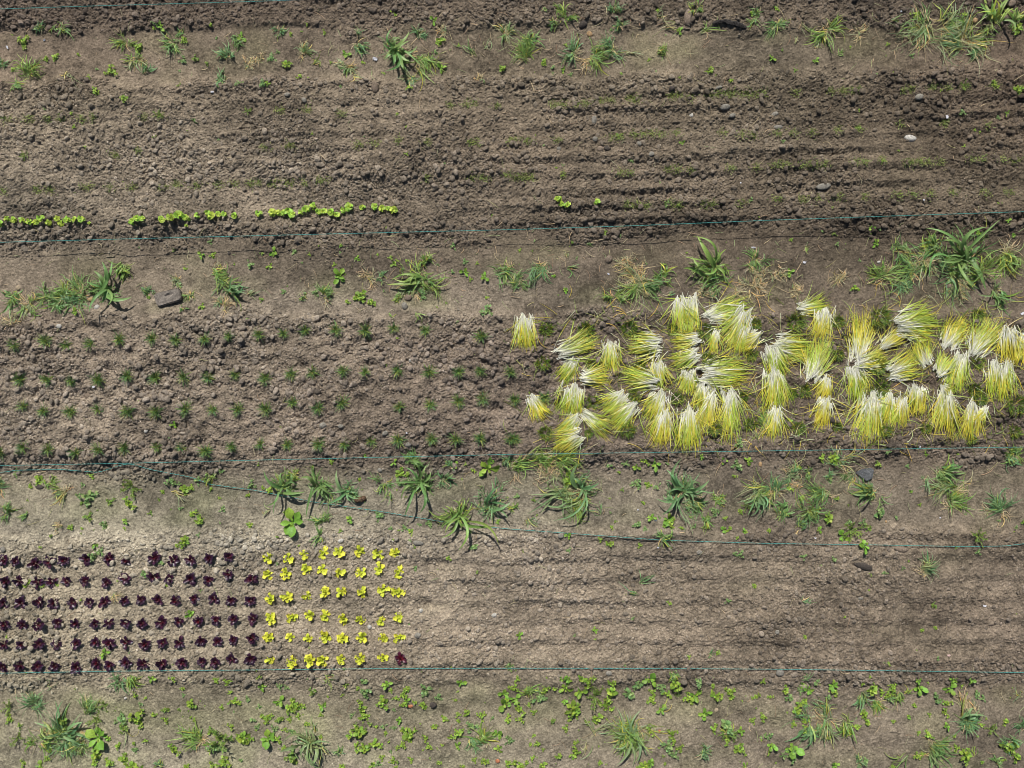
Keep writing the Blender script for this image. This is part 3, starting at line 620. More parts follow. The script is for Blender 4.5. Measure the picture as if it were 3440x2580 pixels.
# stones and scraps: x y, half length, half width, heading, kind, label
STONE = """A2:1025 755 52 34 95 brown|smooth brown oval stone lying below the white paper scrap
A2:270 815 28 18 0 grey|flat grey stone with a dark underside in the top bed
A2:415 865 20 26 20 grey|grey lump of stone beside the flat grey stone
A2:1013 95 16 20 0 tan|small tan pebble in the dark top soil strip
A3:1525 150 78 44 80 brown|long brown ribbed stone among lying grass in the top strip
A3:670 298 28 24 130 orange|orange-tan squarish stone in the top strip
A3:615 215 42 36 30 dark|dark lumpy stone in the shade above the orange-tan stone
A3:1385 765 28 26 0 dark|round black stone in the top bed
A3:1785 755 32 15 20 grey|slim pale grey pebble beside a tiny weed in the top bed
A3:710 1035 40 28 80 grey|upright grey egg-shaped stone in the middle of the top bed
A3:720 1200 24 22 0 grey|small round grey stone below the egg-shaped one
A3:765 1285 30 24 10 brown|brownish stone at the left of a cluster of three
A3:820 1280 32 24 160 dark|dark stone in the middle of a cluster of three
A3:1100 1240 28 24 40 grey|round grey stone beside green sprouts in the top bed
A3:405 1285 20 20 0 grey|small round grey stone standing alone in the top bed
A3:1550 995 20 18 0 pale|small pale angular stone in the top bed
A3:1205 1330 25 22 30 grey|grey stone with a lighter face low in the top bed
A3:1840 925 44 26 10 grey|wide grey stone half sunk in the top bed
A3:1905 997 30 20 20 grey|grey angular stone under the wide half-sunk stone
A4:1235 1195 56 30 170 pale|large pale flat stone in the damp part of the top bed
A4:1310 835 38 28 20 grey|domed grey stone below thin green sprouts
A4:1790 175 26 22 60 orange|brown-orange stone among pale lying grass
A4:2100 25 44 34 30 brown|big brown stone at the top corner of the field
A4:475 1612 66 28 10 grey|long grey slab stone low in the top bed
A4:85 1100 40 24 0 grey|flat grey stone at a damp ridge in the top bed
A4:60 985 34 20 30 grey|low grey stone on a damp ridge
B1:840 995 30 24 20 pale|whitish stone beside the tall bushy grass plant
B1:510 1160 27 19 355 pale|small square pale stone on the soil above the onions
B1:785 930 32 20 10 orange|reddish flat stone among grass blades
B1:155 830 25 22 80 tan|square tan stone among grass
B1:1980 530 15 14 0 dark|small round dark pebble on the bare path
B2:1315 915 32 30 0 brown|round brown stone on the weedy path
B2:1285 985 34 28 120 grey|grey stone touching the round brown one
B2:1335 1455 17 16 0 pale|small whitish pebble in the onion bed
B3:835 580 40 34 70 brown|flat brown leaf-shaped stone on the path
B4:1175 615 40 22 10 brown|brown stone under the uprooted grass
B4:1560 812 38 24 5 brown|brown rounded stone under the huge grass plant
B4:957 607 17 15 0 pale|small pale pebble beside a brown stone
C1:25 1430 32 22 80 grey|grey stone above the first red lettuces
C1:755 108 36 26 70 brown|flat brown stone in the onion bed
C1:1260 405 20 16 30 pale|small pale pebble between onion rows
C1:345 890 42 22 170 dark|dark damp stone on the path under the slack twine
C2:575 360 32 30 20 grey|round pale grey stone between onion rows
C2:1115 425 34 22 30 grey|oblong grey stone between onion rows
C2:730 365 24 20 0 grey|small grey stone between onion rows
C2:1070 745 20 18 0 grey|small rounded grey stone on the path
C2:1400 1375 50 26 170 grey|long grey stone above the yellow lettuces
C2:1315 525 30 24 20 grey|grey stone beside the last onion row
C2:730 1355 28 20 30 pale|pale low stone beside the slack twine
C3:2147 695 18 22 0 orange|small orange-tan pebble below the string
C3:420 1310 28 24 0 grey|dull brown stone beside the slack twine
C3:1620 1455 25 20 0 grey|low grey stone in the bare drills
C4:825 1578 88 32 162 dark|dark brown slab-shaped stone in the bare drills
C4:1150 1428 62 26 170 brown|flat brown stone beside the slack twine
C4:550 310 32 26 110 dark|dark stone behind a yellow onion sheaf
C4:1020 1190 10 13 0 orange|tiny orange pebble on the path
D1:267 628 26 14 10 pale|white pebble between two red lettuces
D1:1085 1055 14 12 20 pale|small white pebble on the bottom path
D2:1425 298 20 18 30 pale|white stone at a dark crack beyond the yellow lettuces
D2:1335 1125 26 16 10 brick|flat terracotta chip among bottom path weeds
D2:2088 1598 22 19 0 brick|square terracotta chip near the bottom edge
D2:1530 1115 36 28 0 dark|dark rough stone among the bottom path weeds
D2:1400 515 32 26 20 grey|flat grey stone beyond the yellow lettuces
D2:2060 340 25 22 0 pale|pale round stone in the bare drills
D2:980 440 22 22 0 pale|pale round stone between yellow lettuce rows
D3:835 840 30 24 0 grey|round grey stone against the bottom string
D3:1275 1338 12 12 0 brick|tiny terracotta crumb beside the tangled grass heap
D3:1765 1160 20 16 40 tan|small tan stone beside a broad-leaved weed
D4:105 835 40 32 20 grey|big rounded grey stone on the bottom string
D4:80 487 22 20 0 grey|round grey stone in the bare drills
D4:800 195 22 12 0 grey|small grey stone with a black shadow in the bare drills"""
SCRAP = """A2:1030 510 38 22 160|crumpled white paper scrap beside the glossy grass clump
A1:1835 795 26 14 5|small white scrap at the edge of the top bed
A1:65 410 14 24 20|white fleck on a grass blade near the top corner
A1:385 348 18 14 30|pale grey scrap above a weed near the top corner
A3:455 982 18 9 150|tiny blue-white scrap in the top bed
A3:1975 1580 11 10 0|tiny white fleck low in the top bed
A4:1545 1010 20 28 10|white broken shell in the damp top bed
A4:1150 100 13 13 0|white fleck among grass stalks in the top strip
B3:832 708 13 17 60|white fleck beside the matted grass
B3:2085 480 36 10 175|slim white chip on the dark path
B4:315 608 26 16 170|crumpled white scrap on the path beside straw
B4:1345 68 12 12 0|white fleck above the upper string
B4:2205 1050 18 44 100|white plastic scrap at the edge beside the onion sheaves
C1:810 25 12 24 100|white scrap beside an onion plant
C2:1302 422 12 10 0|white fleck between onion rows
C3:1088 1085 12 12 0|round white fleck on the grey path
C3:1262 1412 16 11 0|white chip beside a low stone in the drills
C3:1240 1178 18 10 160|grey-blue chip between two weeds on the path
C4:405 1330 18 16 0|dirty white scrap on the end of the slack twine
C4:1485 1155 14 8 0|white chip on the grey path
C4:1312 542 10 12 0|white fleck on the string under the sheaves
D4:1870 258 26 14 170|white paper scrap in the bare drills
D4:1560 685 24 15 0|pinkish crumpled scrap above the bottom string"""

protos = [rock(2, 5, rng.uniform(0.4, 0.65), rng) for _ in range(16)] + [rock(1, 6, rng.uniform(0.5, 0.85), rng) for _ in range(12)]
NC = 380000
cxx, cyy = rng.uniform(-GX + .05, GX - .05, NC), rng.uniform(-GY + .05, GY - .05, NC)
ci, cj = ((cyy + GY) / STEP).astype(int), ((cxx + GX) / STEP).astype(int)
keep = rng.random(NC) < (np.clip(rough[ci, cj] - .10, .010, 2) ** 1.15) * 0.95 * (0.6 + 0.65 * patchy[ci, cj])
for tile, x0, y0, x1, y1, w, _ in rows(SHEAF):     # none under the sheaves
    ax_, ay_ = flat(tile, x0, y0)
    bx_, by_ = flat(tile, x1, y1)
    L2 = (bx_ - ax_) ** 2 + (by_ - ay_) ** 2
    tt = np.clip(((cxx - ax_) * (bx_ - ax_) + (cyy - ay_) * (by_ - ay_)) / L2, 0, 1)
    keep &= np.hypot(cxx - ax_ - tt * (bx_ - ax_), cyy - ay_ - tt * (by_ - ay_)) > w * MM * .55
cxx, cyy, ci, cj = cxx[keep], cyy[keep], ci[keep], cj[keep]
crad = 0.0034 + 0.0040 * rng.random(len(cxx)) + 0.021 * rng.random(len(cxx)) ** 15 * np.clip(rough[ci, cj] * 1.6, .25, 1)
crad *= 0.75 + 0.4 * np.clip(rough[ci, cj], 0, 1)
clods = MB()
order = np.where(crad > .0105, rng.integers(0, 16, len(cxx)), rng.integers(16, 28, len(cxx)))
for q in range(28):
    w = np.nonzero(order == q)[0]
    V, F = protos[q]
    a = rng.uniform(0, 6.28, len(w))
    st = rng.uniform(0.75, 1.3, len(w))
    X = V[None, :, 0] * (crad[w] * st)[:, None]
    Y = V[None, :, 1] * (crad[w] / st)[:, None]
    Zc = V[None, :, 2] * crad[w][:, None]
    wx = X * np.cos(a)[:, None] - Y * np.sin(a)[:, None] + cxx[w][:, None]
    wy = X * np.sin(a)[:, None] + Y * np.cos(a)[:, None] + cyy[w][:, None]
    wz = Zc + (ground(cxx[w], cyy[w]) + crad[w] * rng.uniform(0.1, 0.5, len(w)))[:, None]
    Fa = (F[None] + (np.arange(len(w)) * len(V))[:, None, None]).reshape(-1, 3)
    big = crad[w] > .011
    tone = rng.choice([0.62, 0.92, 1.25, 1.75], len(w), p=[.25, .35, .27, .13])
    tone = np.where(big, 1 + (tone - 1) * .45, tone)
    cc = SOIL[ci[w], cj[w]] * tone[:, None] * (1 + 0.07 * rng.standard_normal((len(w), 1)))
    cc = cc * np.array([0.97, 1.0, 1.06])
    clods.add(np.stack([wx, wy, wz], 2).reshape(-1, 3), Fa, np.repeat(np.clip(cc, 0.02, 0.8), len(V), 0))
tag(link("soil_clods", clods.mesh("soil_clods", M_CLOD, False)), "dry crumbled soil clods strewn over the beds", kind="stuff")
print("clods", len(cxx))
del clods

# ------------------------------------------------------------------ naming helpers
ONES = "zeroth first second third fourth fifth sixth seventh eighth ninth tenth eleventh twelfth thirteenth fourteenth fifteenth sixteenth seventeenth eighteenth nineteenth twentieth".split()


def nth(i):
    return ONES[i] if i <= 20 else ("twenty-" + ONES[i - 20] if i < 30 else "thirtieth")


MARKS = """A2 1030 510 the white paper scrap
A2 1025 755 the brown oval stone
A1 65 410 the white-flecked grass in the corner
A1 1835 795 the white scrap in the top strip
A3 1880 205 the black bark strip
A3 670 298 the orange-tan stone
A3 710 1040 the egg-shaped grey stone
A4 1235 1195 the large pale flat stone
A4 1545 1010 the broken white shell
A4 1500 290 the pale grass heap in the corner
B1 1450 915 the paving brick
B1 905 800 the tall bushy grass plant
B1 155 830 the square tan stone
B2 1315 915 the round brown stone
B2 1280 760 the flattened wide-leaved grass
B3 1750 640 the strap-leaved grass plant
B3 1150 760 the matted grass
B3 2085 480 the slim white chip
B3 110 1200 the outermost onion sheaf
B4 315 608 the crumpled scrap by the straw
B4 1690 600 the huge broad-bladed grass
C2 900 995 the dark stick
C2 1400 660 the arched grass blades
C2 1735 1130 the fountain-shaped grass tuft
C2 320 1190 the jagged-leaved rosette
C2 245 870 the wide-bladed grass tuft
C1 1110 685 the twine crossing
C1 345 890 the dark damp stone
C3 300 1020 the pale uprooted grass fan
C3 605 900 the dark-bladed grass plant
C3 1485 930 the tall blue-green grass tuft
C3 1088 1085 the round white fleck
C4 845 780 the slate slab
C4 830 1400 the rosette on the slack twine
C4 825 1578 the dark slab-shaped stone
C4 1485 1155 the white chip on the path
D1 1085 1055 the white pebble on the bottom path
D1 267 628 the white pebble among lettuces
D1 620 1330 the biggest grass clump below the lettuces
D2 1255 710 the crimson lettuce
D2 1425 298 the white stone at the crack
D2 480 1450 the pale spidery grass tuft
D2 1335 1125 the terracotta chip
D2 2088 1598 the square terracotta chip
D3 1010 1380 the tangled grass heap
D3 835 840 the round stone on the string
D4 105 835 the big rounded stone
D4 1560 685 the pinkish scrap
D4 1870 258 the paper scrap in the drills
D4 370 1420 the drooping grass plume"""
MK = []
for ln in MARKS.splitlines():
    t_, x_, y_, ph = ln.split(" ", 3)
    MK.append((*px(t_, float(x_), float(y_)), ph))
PENDING = []


def want(o, tile, x, y, phrase, cat, group):
    """asks for a label made of a phrase about its look and of where it stands from a landmark"""
    PENDING.append((o, *px(tile, x, y), phrase))
    tag(o, None, cat, group)


def write_labels():
    by = {}
    for o, u, v, ph in PENDING:
        d2 = [math.hypot(u - m[0], v - m[1]) for m in MK]
        k = int(np.argmin(d2))
        dx, dy = u - MK[k][0], v - MK[k][1]
        where = ("right of" if dx > 0 else "left of") if abs(dx) > abs(dy) else ("below" if dy > 0 else "above")
        by.setdefault((ph, where, k), []).append((d2[k], o))
    for (ph, where, k), got in by.items():
        got.sort(key=lambda e: e[0])
        for i, (_, o) in enumerate(got):
            rank = "" if len(got) == 1 else ("nearest " if i == 0 else nth(i + 1) + " ")
            o["label"] = ph + ", " + rank + where + " " + MK[k][2]


def R3(*c):
    return np.array(c, float)


# ------------------------------------------------------------------ garden strings
def twine(name, pts, rad, label, hts):
    """two twisted strands along pixel points; hts = height over the soil at each"""
    P = []
    for (tile, x, y), h in zip(pts, hts):
        fx_, fy_ = flat(tile, x, y)
        g = float(ground(fx_, fy_))
        P.append([fx_, fy_, g, h])
    P = np.array(P)
    d = np.concatenate([[0], np.cumsum(np.hypot(*np.diff(P[:, :2], axis=0).T))])
    n = int(d[-1] / 0.012)
    t = np.linspace(0, d[-1], n)
    x, y, h = np.interp(t, d, P[:, 0]), np.interp(t, d, P[:, 1]), np.interp(t, d, P[:, 3])
    for q in range(2):
        x = np.convolve(np.pad(x, 3, mode='edge'), np.ones(7) / 7, 'valid')
        y = np.convolve(np.pad(y, 3, mode='edge'), np.ones(7) / 7, 'valid')
    gz = ground(x, y)
    w = 61
    base = np.convolve(np.pad(gz, w // 2, mode='edge'), np.ones(w) / w, 'valid')
    z = np.maximum(np.where(h > 0.02, base, gz * 0.6 + base * 0.4) + h, gz + 0.002)
    z = np.convolve(np.pad(z, 2, mode='edge'), np.ones(5) / 5, 'valid') + 0.002
    k = (CAM_H - z) / CAM_H
    C = np.stack([x * k, y * k, z], 1)
    mb = MB()
    T = np.gradient(C, axis=0)
    T /= np.linalg.norm(T, axis=1, keepdims=True)
    sd = np.stack([-T[:, 1], T[:, 0], 0 * T[:, 0]], 1)
    sd /= np.linalg.norm(sd, axis=1, keepdims=True)
    up = np.cross(T, sd)
    for ph, c in ((0, R3(.09, .34, .30)), (math.pi, R3(.04, .20, .19))):
        a = t / 0.05 * 6.28 + ph
        ctr = C + sd * (np.cos(a) * rad * .7)[:, None] + up * (np.sin(a) * rad * .7)[:, None]
        q = np.arange(6) * math.pi / 3
        V = ctr[:, None] + sd[:, None] * (np.cos(q) * rad)[None, :, None] + up[:, None] * (np.sin(q) * rad)[None, :, None]
        ix_ = np.arange(n * 6).reshape(n, 6)
        F = np.stack([ix_[:-1], np.roll(ix_, -1, 1)[:-1], np.roll(ix_, -1, 1)[1:], ix_[1:]], -1).reshape(-1, 4)
        jit = 1 + 0.25 * np.sin(t * 23 + ph)[:, None] + 0.12 * rng.standard_normal((n, 1))
        mb.add(V.reshape(-1, 3), F, np.repeat(np.clip(c * jit, .02, .9), 6, 0))
    tag(link(name, mb.mesh(name, M_TWINE)), label, "string", "garden strings across the beds")


twine("garden_string", [("A1", -300, 90), ("A1", 0, 78), ("A1", 700, 55), ("A1", 2212, 12), ("A2", 400, -2), ("A2", 1400, -40)], .0021,
      "green string just inside the top edge over dark soil", [.10] * 6)
twine("garden_string", [("B1", -300, 446), ("B1", 0, 435), ("B1", 1100, 405), ("B1", 2212, 378), ("B2", 2212, 325), ("B3", 1100, 290), ("B3", 2212, 245), ("B4", 1000, 210), ("B4", 2212, 170), ("B4", 2500, 158)], .0020,
      "green string stretched above the soil over the upper bed edge", [.12] * 10)
twine("garden_string", [("C1", -300, 712), ("C1", 0, 705), ("C1", 1100, 685), ("C1", 2212, 658), ("C2", 2212, 608), ("C3", 2212, 578), ("C4", 2212, 545), ("C4", 2500, 538)], .0018,
      "green string stretched along the lower edge of the onion bed", [.05] * 8)
twine("garden_string", [("C1", -200, 780), ("C1", 0, 765), ("C1", 150, 745), ("C1", 520, 738), ("C1", 850, 765), ("C1", 1060, 695), ("C1", 1130, 688), ("C1", 1300, 740), ("C1", 1650, 805), ("C1", 1720, 830), ("C1", 1800, 865), ("C1", 2212, 920),
                        ("C2", 500, 1020), ("C2", 1100, 1105), ("C2", 1700, 1205), ("C2", 2212, 1255), ("C3", 700, 1305), ("C3", 1300, 1350), ("C3", 2212, 1378), ("C4", 150, 1380), ("C4", 900, 1390), ("C4", 1700, 1405), ("C4", 2050, 1400), ("C4", 2212, 1380), ("C4", 2500, 1370)], .0020,
      "slack green string lying slantwise over the grey path", [.016] * 25)
twine("garden_string", [("D1", -300, 846), ("D1", 0, 840), ("D1", 1000, 822), ("D1", 2212, 812), ("D2", 1100, 800), ("D2", 2212, 797), ("D3", 1300, 800), ("D3", 2212, 805), ("D4", 1000, 818), ("D4", 2212, 835), ("D4", 2500, 842)], .0020,
      "green string running straight below the lettuce rows", [.018] * 11)

# ------------------------------------------------------------------ stones, brick, bark, slate, stick, scraps
STC = {"grey": (.22, .205, .175), "brown": (.19, .15, .115), "pale": (.42, .40, .36), "dark": (.07, .06, .052), "tan": (.36, .29, .20), "orange": (.36, .24, .13), "brick": (.42, .17, .09)}
for ln in STONE.splitlines():
    spec, label = ln.split("|")
    tile, rest = spec.split(":")
    x, y, a, b, hd, kind = rest.split()
    x, y, a, b, hd = float(x), float(y), float(a) * MM, float(b) * MM, math.radians(float(hd))
    V, F = rock(3, 14, 0.62, rng, 0.45)
    V = V * np.array([a, b, min(a, b)])
    V = np.stack([V[:, 0] * math.cos(hd) - V[:, 1] * math.sin(hd), V[:, 0] * math.sin(hd) + V[:, 1] * math.cos(hd), V[:, 2]], 1)
    mb = MB()
    mb.add(V, F, R3(*STC[kind]) * rng.uniform(.9, 1.12))
    p = at(tile, x, y, min(a, b) * 0.12)
    nm = "terracotta_chip" if kind == "brick" else ("pebble" if max(a, b) < 0.024 else "stone")
    tag(link(nm, mb.mesh(nm, M_STONE), p), label, nm.split("_")[-1], "stones lying on the soil")

for ln in SCRAP.splitlines():
    spec, label = ln.split("|")
    tile, rest = spec.split(":")
    x, y, a, b, hd = [float(q) for q in rest.split()]
    a, b, hd = a * MM * .8, b * MM * .8, math.radians(hd)
    g = np.linspace(-1, 1, 7)
    U, W_ = np.meshgrid(g, g)
    rad_ = (0.6 + 0.4 * rng.random(U.shape)) * np.where(np.hypot(U, W_) > 1.05, .78, 1)
    hz = np.abs(rng.standard_normal(U.shape)) * min(a, b) * 0.28
    V = np.stack([(U * rad_ * math.cos(hd)) * a - (W_ * rad_ * math.sin(hd)) * b, U * rad_ * math.sin(hd) * a + W_ * rad_ * math.cos(hd) * b, hz + 0.003], 2).reshape(-1, 3)
    ix_ = np.arange(49).reshape(7, 7)
    F = np.stack([ix_[:-1, :-1], ix_[:-1, 1:], ix_[1:, 1:], ix_[1:, :-1]], -1).reshape(-1, 4)
    mb = MB()
    mb.add(V, F, (.72, .72, .76) if "pink" not in label else (.62, .45, .42))
    if "grey-blue" in label or "pale grey" in label:
        mb.c[0] = np.broadcast_to(np.float32((.35, .38, .46)), (49, 3))
    o = link("litter_scrap", mb.mesh("litter_scrap", M_PAPER, False), at(tile, x, y, 0.002))
    sol = o.modifiers.new("thick", 'SOLIDIFY')
    sol.thickness = 0.0012
    tag(o, label, "scrap", "white scraps on the soil")


def slab(name, tile, corners, th, color, label, cat, mat, hole=None, tilt=0.0, bevel=0.008):
    pts = [at(tile, cx_, cy_, th * 0.8) for cx_, cy_ in corners]
    z0 = np.mean([p[2] for p in pts])
    c0 = np.mean(pts, 0)
    bm = bmesh.new()
    top_ = [bm.verts.new((p[0] - c0[0], p[1] - c0[1], tilt * (p[0] - c0[0]))) for p in pts]
    f = bm.faces.new(top_)
    if f.normal.z < 0 or f.calc_area() >= 0:
        bmesh.ops.recalc_face_normals(bm, faces=[f])
    ex = bmesh.ops.extrude_face_region(bm, geom=[f])
    for v in ex["geom"]:
        if isinstance(v, bmesh.types.BMVert):
            v.co.z -= th
    bmesh.ops.recalc_face_normals(bm, faces=bm.faces[:])
    bmesh.ops.bevel(bm, geom=bm.edges[:], offset=bevel, segments=3, affect='EDGES')
    bmesh.ops.triangulate(bm, faces=bm.faces[:])
    bmesh.ops.subdivide_edges(bm, edges=bm.edges[:], cuts=5, use_grid_fill=True)
    V = np.array([v.co[:] for v in bm.verts])
    tri = [[v.index for v in q.verts] for q in bm.faces if len(q.verts) == 3]
    quad = [[v.index for v in q.verts] for q in bm.faces if len(q.verts) == 4]
    bm.free()
    nz = np.sin(V[:, 0] * 61 + 1.3 * np.sin(V[:, 1] * 47)) * np.sin(V[:, 1] * 83 + V[:, 0] * 30)
    V = V + (rng.standard_normal(V.shape) * 0.0009)
    V[:, 2] += nz * 0.0022
    if hole is not None:
        hp = at(tile, *hole[:2], th * 0.8) - c0
        d = np.hypot((V[:, 0] - hp[0]), (V[:, 1] - hp[1]) * 1.3) / hole[2]
        V[:, 2] -= np.where(V[:, 2] > -th * 0.5, 0.022 * np.clip(1.25 - d, 0, 1) ** 0.6, 0)
    mb = MB()
    edge_ = np.clip((-V[:, 2]) / th, 0, 1)[:, None]
    cc = R3(*color) * (1 + 0.2 * nz[:, None])
    mb.add(V, np.array(tri).reshape(-1, 3), cc)
    if quad:
        mb.f.append(np.array(quad, np.int32))
    o = link(name, mb.mesh(name, mat, False), (c0[0], c0[1], z0))
    tag(o, label, cat)
    return o


slab("paving_brick", "B1", [(1322, 893), (1342, 872), (1530, 832), (1552, 842), (1566, 915), (1552, 935), (1370, 988), (1345, 975)], .055, (.20, .175, .15),
     "weathered grey-brown brick with a hole, lying on the weedy path", "brick", M_STONE, hole=(1458, 893, .024))
slab("broken_slate", "C4", [(762, 770), (800, 742), (895, 725), (915, 745), (900, 815), (850, 838), (815, 812)], .03, (.115, .12, .125),
     "broken blue-grey slate slab on the path beside lush grass", "slate", M_STONE, tilt=.12, bevel=.004)

# the bark strip: a bent half pipe lying on the soil
def lying_tube(name, tile, path, rads, color, label, cat, squash=0.7):
    P = np.array([at(tile, x, y, r_ * MM * 0.5) for x, y, r_ in path])
    rr = np.array([r_ * MM for _, _, r_ in path])
    t = np.linspace(0, len(P) - 1, 28)
    k = np.arange(len(P))
    C = np.stack([np.interp(t, k, P[:, q]) for q in range(3)], 1)
    for q in range(2):
        C = np.stack([np.convolve(np.pad(C[:, q_], 1, mode='edge'), [.25, .5, .25], 'valid') for q_ in range(3)], 1)
    rad_ = np.interp(t, k, rr)
    rad_[0] *= .35
    rad_[-1] *= .35
    c0 = C.mean(0)
    C = C - c0
    T = np.gradient(C, axis=0)
    T /= np.linalg.norm(T, axis=1, keepdims=True)
    sd = np.stack([-T[:, 1], T[:, 0], 0 * T[:, 0]], 1)
    a = np.arange(12) * math.pi / 6
    jit = 1 + 0.13 * rng.standard_normal((28, 12))
    V = C[:, None] + sd[:, None] * (np.cos(a)[None] * rad_[:, None] * jit)[..., None] + np.array([0, 0, 1.]) * (np.sin(a)[None] * rad_[:, None] * jit * squash)[..., None]
    ix_ = np.arange(28 * 12).reshape(28, 12)
    F = np.stack([ix_[:-1], np.roll(ix_, -1, 1)[:-1], np.roll(ix_, -1, 1)[1:], ix_[1:]], -1).reshape(-1, 4)
    mb = MB()
    cc = R3(*color) * (1 + 0.25 * rng.standard_normal((28 * 12, 1)))
    mb.add(V.reshape(-1, 3), F, np.clip(cc, .01, .8))
    caps = np.array([[0, 3, 6, 9]])
    mb.f.append(np.array([[ix_[e, 0], ix_[e, 3], ix_[e, 6], ix_[e, 9]] for e in (0, -1)], np.int32))
    tag(link(name, mb.mesh(name, M_STONE, False), c0), label, cat)


lying_tube("bark_strip", "A3", [(1725, 205, 12), (1790, 188, 18), (1850, 185, 20), (1920, 200, 20), (1975, 222, 20), (2030, 245, 12)], None, (.035, .032, .03),
           "black curved strip of bark lying in the top strip", "bark")
lying_tube("wood_stick", "C2", [(850, 1010, 18), (870, 1003, 24), (905, 994, 25), (940, 985, 22), (950, 980, 14)], None, (.13, .085, .055),
           "short dark rusty-brown stick on the grey path", "stick", 0.9)

# ------------------------------------------------------------------ lettuces
def lettuce_red(seed):
    r = np.random.default_rng(seed)
    n = int(r.integers(11, 15))
    az = np.arange(n) * 2.4 + r.uniform(-.3, .3, n)
    L = r.uniform(.045, .078, n)
    base = np.stack([np.cos(az) * .006, np.sin(az) * .006, np.full(n, .004)], 1)
    C = grow(n, base, az, r.uniform(.45, 1.0, n), L, r.uniform(.5, 1.3, n), K=8, drift=r.uniform(-.3, .3, n))
    W = profile(8, 'spoon')[None] * (L * r.uniform(.20, .30, n))[:, None]
    c = paint(n, 8, [(0, (.13, .010, .02)), (.3, (.060, .009, .024)), (.75, (.034, .011, .030)), (1, (.050, .020, .046))], .3, r)
    mb = MB()
    strip(mb, C, W, c, .35, r.uniform(-.35, .35, n), 5, .22, r)
    me1 = mb.mesh("outer_leaves", M_RED)
    n = 5
    az = np.arange(n) * 2.4 + r.uniform(-.3, .3, n)
    L = r.uniform(.026, .042, n)
    C = grow(n, (0, 0, .012), az, r.uniform(.9, 1.4, n), L, r.uniform(.2, .8, n), K=6)
    W = profile(6, 'spoon')[None] * (L * .34)[:, None]
    mb = MB()
    strip(mb, C, W, paint(n, 6, [(0, (.16, .015, .022)), (.5, (.085, .009, .02)), (1, (.045, .010, .024))], .25, r), .4, r.uniform(-.3, .3, n), 5, .25, r)
    return me1, mb.mesh("heart_leaves", M_RED)


def lettuce_yellow(seed):
    r = np.random.default_rng(seed)
    n = int(r.integers(5, 7))
    az = np.arange(n) * 6.283 / n + r.uniform(-.35, .35, n)
    L = r.uniform(.040, .064, n)
    base = np.stack([np.cos(az) * .004, np.sin(az) * .004, np.full(n, .004)], 1)
    C = grow(n, base, az, r.uniform(.3, 1.0, n), L, r.uniform(.4, 1.4, n), K=9, drift=r.uniform(-.5, .5, n))
    prof = np.clip(profile(9, 'spoon') * (1 + .25 * np.sin(np.arange(9) * 2.4)), .05, 1.2)
    W = prof[None] * (L * r.uniform(.26, .38, n))[:, None]
    mb = MB()
    strip(mb, C, W, paint(n, 9, [(0, (.48, .58, .10)), (.4, (.70, .76, .07)), (1, (.88, .87, .10))], .10, r), .3, r.uniform(-.4, .4, n), 5, .55, r)
    me1 = mb.mesh("outer_leaves", M_YEL)
    n = 6
    az = np.arange(n) * 2.4
    L = r.uniform(.016, .032, n)
    C = grow(n, (0, 0, .012), az, r.uniform(.7, 1.4, n), L, r.uniform(.3, 1.2, n), K=6)
    W = profile(6, 'spoon')[None] * (L * .5)[:, None]
    mb = MB()
    strip(mb, C, W, paint(n, 6, [(0, (.38, .48, .06)), (1, (.74, .78, .08))], .12, r), .4, r.uniform(-.4, .4, n), 5, .6, r)
    return me1, mb.mesh("heart_leaves", M_YEL)


ROWN = ["top", "second", "third", "fourth", "fifth", "bottom"]


def plant_out(maker, nvar, table, word, cat, grp, sc0, name, rowword):
    var = [maker(100 + i) for i in range(nvar)]
    for ri, txt in enumerate(table):
        for i, (tile, x, y) in enumerate(rows(txt)):
            me1, me2 = var[int(rng.integers(nvar))]
            root = bpy.data.objects.new(name, None)
            COL.objects.link(root)
            root.empty_display_size = .02
            root.location = at(tile, x, y, -.002)
            root.rotation_euler = (rng.uniform(-.12, .12), rng.uniform(-.12, .12), rng.uniform(0, 6.28))
            s = sc0 * rng.uniform(.86, 1.1)
            root.scale = (s, s, s)
            link("outer_leaves", me1, (0, 0, 0), root)
            link("heart_leaves", me2, (0, 0, 0), root)
            tag(root, f"{word}, {nth(i + 1)} along the {ROWN[ri]} {rowword}", cat, grp)


plant_out(lettuce_red, 12, RED, "dark purple-red lettuce", "lettuce", "red lettuces planted in rows", .92, "red_lettuce_plant", "red row from the edge")
plant_out(lettuce_yellow, 12, YEL, "bright yellow-green frilly lettuce", "lettuce", "yellow lettuces planted in rows", 1.12, "yellow_lettuce_plant", "yellow row from the red ones")
m1, m2 = lettuce_red(77)
odd = bpy.data.objects.new("red_lettuce_plant", None)
COL.objects.link(odd)
odd.location = at("D2", 1255, 710, -.002)
odd.rotation_euler = (0, 0, 1.1)
odd.scale = (.92,) * 3
for nm, me in (("outer_leaves", m1.copy()), ("heart_leaves", m2.copy())):
    buf = np.zeros(len(me.vertices) * 4, np.float32)
    me.attributes["Col"].data.foreach_get("color", buf)
    buf = buf.reshape(-1, 4) * np.float32([1.5, .8, .8, 1])
    me.attributes["Col"].data.foreach_set("color", buf.ravel())
    link(nm, me, (0, 0, 0), odd)
tag(odd, "crimson lettuce standing alone at the end of the bottom yellow row", "lettuce")


